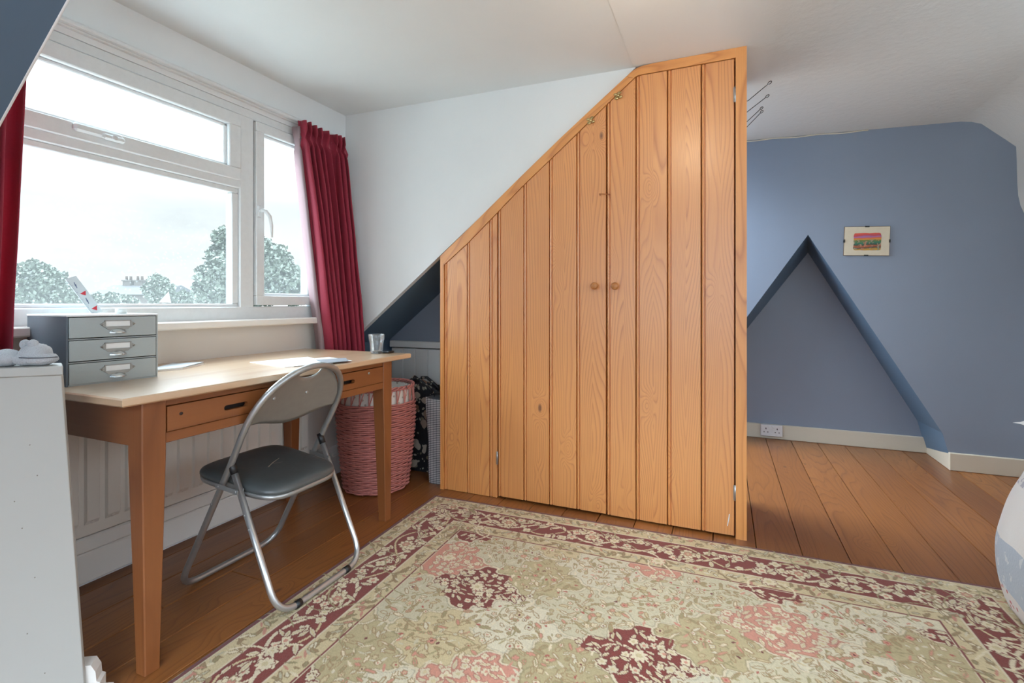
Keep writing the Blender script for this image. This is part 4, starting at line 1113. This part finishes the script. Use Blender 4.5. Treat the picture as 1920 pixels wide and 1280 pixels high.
    # field flowers
    for i in range(-4, 11):
        for j in range(-6, 9):
            if (i+j) % 2: continue
            cs, ct = sc0+i*a, tc0+j*b_
            if not (-.1 < cs < W+.1 and -.1 < ct < H+.1): continue
            c0 = spec.get((i, j), None); dense = c0 is BUR or c0 is PINK
            rot = rg.uniform(0, 6.3)
            for br_ in range(3):
                an = rot + br_*2.1; cur = rg.uniform(-2.2, 2.2)
                vine(lambda q: (cs+math.cos(an+cur*q)*q*.15, ct+math.sin(an+cur*q)*q*.105), 0, 1, .0026 if not dense else .0036, (IV if dense else GRN*1.15), 50)
            step = .031 if dense else .027
            cand = [(x*step + rg.uniform(-.3,.3)*step, y*step*.95 + rg.uniform(-.3,.3)*step) for x in range(-7, 8) for y in range(-6, 7)]
            for (dx, dy) in cand:
                if abs(dx)/a+abs(dy)/b_ > (.95 if dense else .93): continue
                s, t = cs+dx, ct+dy
                if not (.345 < s < W-.345 and .345 < t < H-.345): continue
                if dense:
                    base = BUR if c0 is BUR else PINK
                    if rg.rand() < .42: flower(s, t, rg.uniform(.012,.019), rg.uniform(0,6), IV*rg.uniform(.85,1.02), [PINK,GOLD,TAN][rg.randint(3)], base*.75, rg.randint(4,7))
                    else: leaf(s, t, rg.uniform(.012,.022), rg.uniform(.004,.0065), rg.uniform(0,6.3), IV*rg.uniform(.78,1.0), base*.75, TAN)
                else:
                    r = rg.rand()
                    if r < .20: flower(s, t, rg.uniform(.007,.014), rg.uniform(0,6), [CRM,IV,TAN,PINK*1.05][rg.randint(4)], [RED_,DK,GOLD,PINK][rg.randint(4)], LINE*1.1, rg.randint(4,7))
                    elif r < .25: leaf(s, t, rg.uniform(.006,.010), rg.uniform(.003,.005), rg.uniform(0,6.3), [DK,RED_,RED_][rg.randint(3)])
                    else: leaf(s, t, rg.uniform(.008,.020), rg.uniform(.0026,.0060), rg.uniform(0,6.3), [SAGE,CRM,GRN*1.25,TAN,OLI,PINK*1.05,CRM,IV][rg.randint(8)], LINE*1.15 if rg.rand() < .65 else None, GRN*1.2 if rg.rand() < .3 else None)
            if dense: flower(cs, ct, .028, .2, IV, GOLD, BUR if c0 is BUR else PINK, 8)
    img *= rg.uniform(.88, 1.08, (ny, nx, 1))
    # mesh
    O = np.array([-1.459, 2.345]); an = math.radians(1.3)
    es, et = np.array([math.cos(an), math.sin(an)]), np.array([math.sin(an), -math.cos(an)])
    X = O[0]+S*es[0]+T*et[0]; Y = O[1]+S*es[1]+T*et[1]
    Z = .0075 + .0004*rg.rand(ny, nx); eg = D < .008; Z[eg] = .0055; Z[D < 1e-6] = .0008
    loc = Vector((O[0]+W/2*es[0]+H/2*et[0], O[1]+W/2*es[1]+H/2*et[1], 0))
    co = np.stack([X-loc.x, Y-loc.y, Z], -1).reshape(-1, 3).astype(np.float32)
    me = bpy.data.meshes.new('rug'); me.vertices.add(len(co)); me.vertices.foreach_set('co', co.ravel())
    ii = np.arange(nx*ny).reshape(ny, nx); q = np.stack([ii[:-1,:-1], ii[1:,:-1], ii[1:,1:], ii[:-1,1:]], -1).reshape(-1, 4)
    me.loops.add(q.size); me.loops.foreach_set('vertex_index', q.ravel().astype(np.int32))
    me.polygons.add(len(q)); me.polygons.foreach_set('loop_start', np.arange(0, q.size, 4, dtype=np.int32))
    me.polygons.foreach_set('use_smooth', np.ones(len(q), bool))
    me.update(); me.validate()
    ca = me.attributes.new('pattern', 'FLOAT_COLOR', 'POINT')
    ca.data.foreach_set('color', np.concatenate([img.reshape(-1, 3), np.ones((nx*ny, 1))], 1).astype(np.float32).ravel())
    b = NB('rug_wool'); col = b.attr('pattern', 'Color'); o = b.obj(); f = b.noise(o, 260, 2)
    b.P(Base_Color=b.mix(b.M('MULTIPLY', f, .28), col, (.30,.25,.18)), Roughness=.95, Specular_IOR_Level=.1, Sheen_Weight=.15); b.bump(f, .6, .003)
    me.materials.append(b.m)
    o = bpy.data.objects.new('rug', me); COL.objects.link(o); o.location = loc
    o['label'] = 'large cream and burgundy floral patterned rug on the floorboards'; o['category'] = 'rug'
make_rug()

# ------------------------------------------------------------------ outside the window
CAMP = Vector((0,0,1.06)); YAW = math.radians(23.06)
FW, RG = Vector((-math.sin(YAW), math.cos(YAW), 0)), Vector((math.cos(YAW), math.sin(YAW), 0))
GZ = -5.6
LEAFM = NB('dull_green_leaves'); o_ = LEAFM.obj(); f = LEAFM.noise(o_, 1.3, 3)
LEAFM.P(Base_Color=LEAFM.mix(f, (.035,.045,.032), (.06,.073,.05)), Roughness=.6); LEAFM = LEAFM.m
BARK = plain('grey_bark', (.10,.085,.07), .8)
def tree(loc, lobes, nleaf, size, label, seed):
    rr = random.Random(seed); loc = Vector(loc)
    t = thing('tree', label, 'tree', loc, 'trees beyond the window')
    g = Geo(); tot = sum(l[3]**2 for l in lobes)
    for (dx, dy, dz_, r) in lobes:
        for _ in range(int(nleaf*r*r/tot)):
            while True:
                p = Vector((rr.uniform(-1,1), rr.uniform(-1,1), rr.uniform(-1,1)))
                if .35 < p.length < 1: break
            # leaves gather in twig clumps
            q = p*r; q += Vector((mnoise.noise(q*1.7), mnoise.noise(q*1.7+Vector((9,0,0))), mnoise.noise(q*1.7+Vector((0,9,0)))))*r*.35
            c = loc + Vector((dx,dy,dz_)) + q
            u = Vector((rr.gauss(0,1), rr.gauss(0,1), rr.gauss(0,1))).normalized(); w = u.orthogonal().normalized(); s = size*rr.uniform(.5,1.2)
            g.add([c-u*s, c-w*s*.55, c+u*s, c+w*s*.55], [(0,1,2,3)])
    part('crown', g, LEAFM, t)
    g = Geo(); zt_ = min(l[2]-l[3]*.2 for l in lobes); g.tube([loc, loc+Vector((0,0,zt_*.6)), loc+Vector((.1,0,zt_))], [.28,.2,.12], 8)
    for (dx, dy, dz_, r) in lobes[:6]: g.tube([loc+Vector((.05,0,zt_*.75)), loc+Vector((dx*.6,dy*.6,(zt_+dz_)*.5)), loc+Vector((dx,dy,dz_))], [.12,.08,.04], 6)
    part('trunk', g, BARK, t)
def at(u, depth, z=GZ):
    """ground point seen at photo column u and that depth along the view"""
    p = CAMP + FW*depth + RG*((u-960)/928*depth); return Vector((p.x, p.y, z))
def zz_(v, depth): return CAMP.z + (569-v)/928*depth
g = Geo(); g.box((-140,-60,GZ-.1), (-2.6,140,GZ)); o = struct('ground', g, plain('pale_bounce_ground', (.34,.36,.34), .9))  # out of view; kept pale to bounce light up onto the ceiling
D1 = 24.0
def lobes_px(u0, D, spec):
    out = []
    b0_ = at(u0, D)
    for (u, v, r, back) in spec:
        p = at(u, D+back); out.append((p.x-b0_.x, p.y-b0_.y, zz_(v, D)-GZ, r))
    return out
k = D1/928
tree(at(440,D1), lobes_px(440, D1, [(425,452,26*k,0),(418,482,30*k,.5),(440,510,46*k,0),(398,522,30*k,-.4),(470,470,40*k,.4),(505,490,40*k,0),(520,520,42*k,.3),(545,520,30*k,0),(555,545,30*k,.5),(480,540,50*k,0),(430,548,48*k,.2),(395,552,34*k,0),(600,545,36*k,.5)]), 24000, .125, 'tall leafy tree behind the white window mullion', 1)
D2 = 26.0; k = D2/928
tree(at(70,D2), lobes_px(70, D2, [(68,512,24*k,0),(45,520,28*k,.5),(92,525,26*k,0),(110,545,28*k,.4),(60,548,36*k,0),(20,530,34*k,.3),(125,560,22*k,0),(90,560,30*k,.2)]), 15000, .125, 'leafy tree outside at the left end of the window, above the drawer box', 2)
D3 = 34.0; k = D3/928
tree(at(296,D3), lobes_px(296, D3, [(296,532,18*k,0),(282,545,16*k,.4),(312,543,16*k,0),(298,556,22*k,.3)]), 6500, .12, 'small round tree outside in front of the far roofs', 3)
def hedge(u0, u1, v, D, label, seed):
    k = D/928; n = int((u1-u0)/26)
    tree(at((u0+u1)/2,D), lobes_px((u0+u1)/2, D, [(u0+(u1-u0)*(i+.5)/n, v+R.uniform(-4,5)+14, 20*k, R.uniform(-.8,.8)) for i in range(n)]), 6000, .15, label, seed)
hedge(120, 250, 556, 40.0, 'low dark tree line outside under the two chimneys', 11)
hedge(330, 420, 552, 42.0, 'low dark tree line outside left of the tall tree', 12)
BRICKM = plain('dull_brick', (.065,.055,.05), .9, spec=.1); SLATE = plain('dark_slate', (.05,.05,.053), .9, spec=.1); POTM = plain('clay_pot', (.08,.055,.045), .9, spec=.1); PALEW = plain('pale_render', (.16,.158,.15), .9, spec=.1); TILEP = plain('pale_roof_tiles', (.09,.086,.08), .9, spec=.1)
def house(u0, u1, D, vridge, veave, chim, wm, rm, label, tilt=0.0):
    a, c = at(u0, D), at(u1, D+tilt); ctr = (a+c)/2; t = thing('terrace_house', label, 'house', ctr, 'houses beyond the window')
    d = (c-a); d.z = 0; L = d.length; d.normalize(); bk_ = Vector((-d.y,d.x,0)); bk_ = bk_ if bk_.dot(FW) > 0 else -bk_
    ze, zr = zz_(veave, D)-GZ, zz_(vridge, D)-GZ; W_ = 7.0
    up = lambda z: Vector((0,0,z))
    g = Geo(); g.prism([a, c, c+bk_*W_, a+bk_*W_], up(ze)); part('wall', g, wm, t)
    g = Geo(); g.prism([a-bk_*.3+up(ze), a+bk_*(W_+.3)+up(ze), a+bk_*W_/2+up(zr)], d*L); part('roof', g, rm, t)
    for u in chim:
        p = at(u, D+1.5) ; p = a + d*((p-a).dot(d)) + bk_*W_/2
        g = Geo(); g.prism([p-d*.45-bk_*.35+up(zr-.8), p+d*.45-bk_*.35+up(zr-.8), p+d*.45+bk_*.35+up(zr-.8), p-d*.45+bk_*.35+up(zr-.8)], up(1.35)); g.prism([p-d*.55-bk_*.42+up(zr+.45), p+d*.55-bk_*.42+up(zr+.45), p+d*.55+bk_*.42+up(zr+.45), p-d*.55+bk_*.42+up(zr+.45)], up(.14))
        o = part('chimney', g, BRICKM, t)
        for s in (-.25, .25):
            g = Geo(); g.lathe([(0,zr+.58),(.15,zr+.58),(.12,zr+1.0),(.15,zr+1.05),(0,zr+1.05)], p+d*s, 10); part('chimney_pot', g, POTM, o)
    n = max(2, int(L/3))
    for i in range(n):
        q = a + d*(L*(i+.5)/n) - bk_*.03
        for zw_ in (1.0, 3.8):
            if zw_+1.3 > ze: continue
            g = Geo(); g.prism([q-d*.5+up(zw_), q+d*.5+up(zw_), q+d*.5+up(zw_+1.3), q-d*.5+up(zw_+1.3)], bk_*.06); o = part('window', g, UPVC, t)
            g = Geo(); q2 = q-bk_*.01; g.prism([q2-d*.42+up(zw_+.08), q2+d*.42+up(zw_+.08), q2+d*.42+up(zw_+1.22), q2-d*.42+up(zw_+1.22)], bk_*.03); part('pane', g, DARKSLOT, o)
house(165, 300, 55.0, 532, 552, (216,238), BRICKM, SLATE, 'dark-roofed terrace outside with two chimneys on the ridge')
house(312, 420, 68.0, 524, 545, (), PALEW, TILEP, 'paler-roofed house outside between the small tree and the tall tree')
g = Geo(); q = [(-2.2275,1.362,1.066),(-2.2275,1.412,1.064),(-2.2275,1.402,1.112)]; g.prism(q, (.0006,0,0))
b = NB('pale_translucent'); b.set(b.out.inputs[0], b.n('MixShader', {0: .62, 1: b.n('BsdfTransparent').outputs[0], 2: b.n('BsdfTranslucent', {0: (.55,.56,.54)}).outputs[0]}).outputs[0])
solo('patch', g, b.m, 'small pale triangle low on the window glass beside the drawer box', 'patch', (-2.2275,1.39,1.08))  # thin translucent triangle set against the pane

# ------------------------------------------------------------------ light
w = bpy.data.worlds.new('World'); sc.world = w; w.use_nodes = True; nt = w.node_tree
def wn(t, ins=None, **p):
    x = nt.nodes.new('ShaderNode'+t)
    for k_, v_ in p.items(): setattr(x, k_, v_)
    for k_, v_ in (ins or {}).items():
        if hasattr(v_, 'is_output'): nt.links.new(v_, x.inputs[k_])
        else: x.inputs[k_].default_value = v_
    return x
tc = wn('TexCoord').outputs['Generated']; sp = wn('SeparateXYZ', {0: tc}).outputs
up_ = wn('MapRange', {0: sp[2], 1: .12, 2: .35, 3: 0.0, 4: 1.0}).outputs[0]
cl = wn('TexNoise', {'Vector': wn('VectorMath', {0: tc, 1: (1.6,1.6,6.0)}, operation='MULTIPLY').outputs[0], 'Scale': 1.7, 'Detail': 6.0, 'Roughness': .55}).outputs[0]
cr = wn('ValToRGB', {0: cl}); cr.color_ramp.elements[0].position = .30; cr.color_ramp.elements[0].color = (.84,.88,.92,1); cr.color_ramp.elements[1].position = .56; cr.color_ramp.elements[1].color = (1.12,1.13,1.14,1)
zen = wn('MapRange', {0: sp[2], 1: .12, 2: .62, 3: .59, 4: 9.8}, interpolation_type='SMOOTHERSTEP').outputs[0]
side = wn('MapRange', {0: sp[0], 1: -.1, 2: .6, 3: 0.0, 4: 1.6}).outputs[0]
back = wn('MapRange', {0: sp[1], 1: .1, 2: -.7, 3: 0.0, 4: .75}).outputs[0]
sb = wn('Math', {0: side, 1: back}, operation='MAXIMUM').outputs[0]
lowb = wn('MapRange', {0: sp[2], 1: -.25, 2: .05, 3: .9, 4: 1.0}).outputs[0]
stg = wn('Math', {0: zen, 1: wn('Math', {0: sb, 1: lowb}, operation='MULTIPLY').outputs[0]}, operation='ADD').outputs[0]
away = wn('MapRange', {0: sp[0], 1: -.35, 2: .0, 3: 0.0, 4: 1.0}).outputs[0]
tint = wn('Mix', {0: wn('Math', {0: up_, 1: away}, operation='MAXIMUM').outputs[0], 6: cr.outputs[0], 7: (.83,.97,1.10,1)}, data_type='RGBA').outputs[2]
bg_ = nt.nodes['Background']; nt.links.new(tint, bg_.inputs[0]); nt.links.new(stg, bg_.inputs[1])

def light(name, kind, loc, rot, energy, col, **kw):
    l = bpy.data.lights.new(name, kind); l.energy = energy; l.color = col
    for k_, v_ in kw.items(): setattr(l, k_, v_)
    o = bpy.data.objects.new(name, l); COL.objects.link(o); o.location = loc
    o.rotation_euler = rot; return o
def aim(o, to): o.rotation_euler = (Vector(to)-o.location).to_track_quat('-Z','Y').to_euler()
s_ = light('bright_cloud_sun', 'SUN', (-6,0,6), (0,0,0), 2.6, (.90,.98,1.06), angle=math.radians(50)); aim(s_, (-6+4.2, 0+1.4, 6-3.2))
light('ceiling_lamp', 'POINT', (-.17,1.55,2.00), (0,0,0), 3.2, (1,.80,.55), shadow_soft_size=.07)

# ------------------------------------------------------------------ camera
cam = bpy.data.cameras.new('camera'); co_ = bpy.data.objects.new('camera', cam); COL.objects.link(co_)
co_.location = CAMP; co_.rotation_euler = (math.radians(90), 0, YAW)
cam.sensor_width = 36; cam.lens = 928/1920*36; cam.shift_y = -71/1920; cam.clip_end = 500; cam.clip_start = .02
sc.camera = co_
sc.view_settings.view_transform = 'Standard'; sc.view_settings.look = 'None'; sc.view_settings.gamma = 1; sc.view_settings.use_curve_mapping = False
sc.view_settings.exposure = .52
cy = sc.cycles
cy.use_denoising = True; cy.max_bounces = 10; cy.diffuse_bounces = 6; cy.transparent_max_bounces = 12; cy.caustics_reflective = False; cy.sample_clamp_indirect = 6
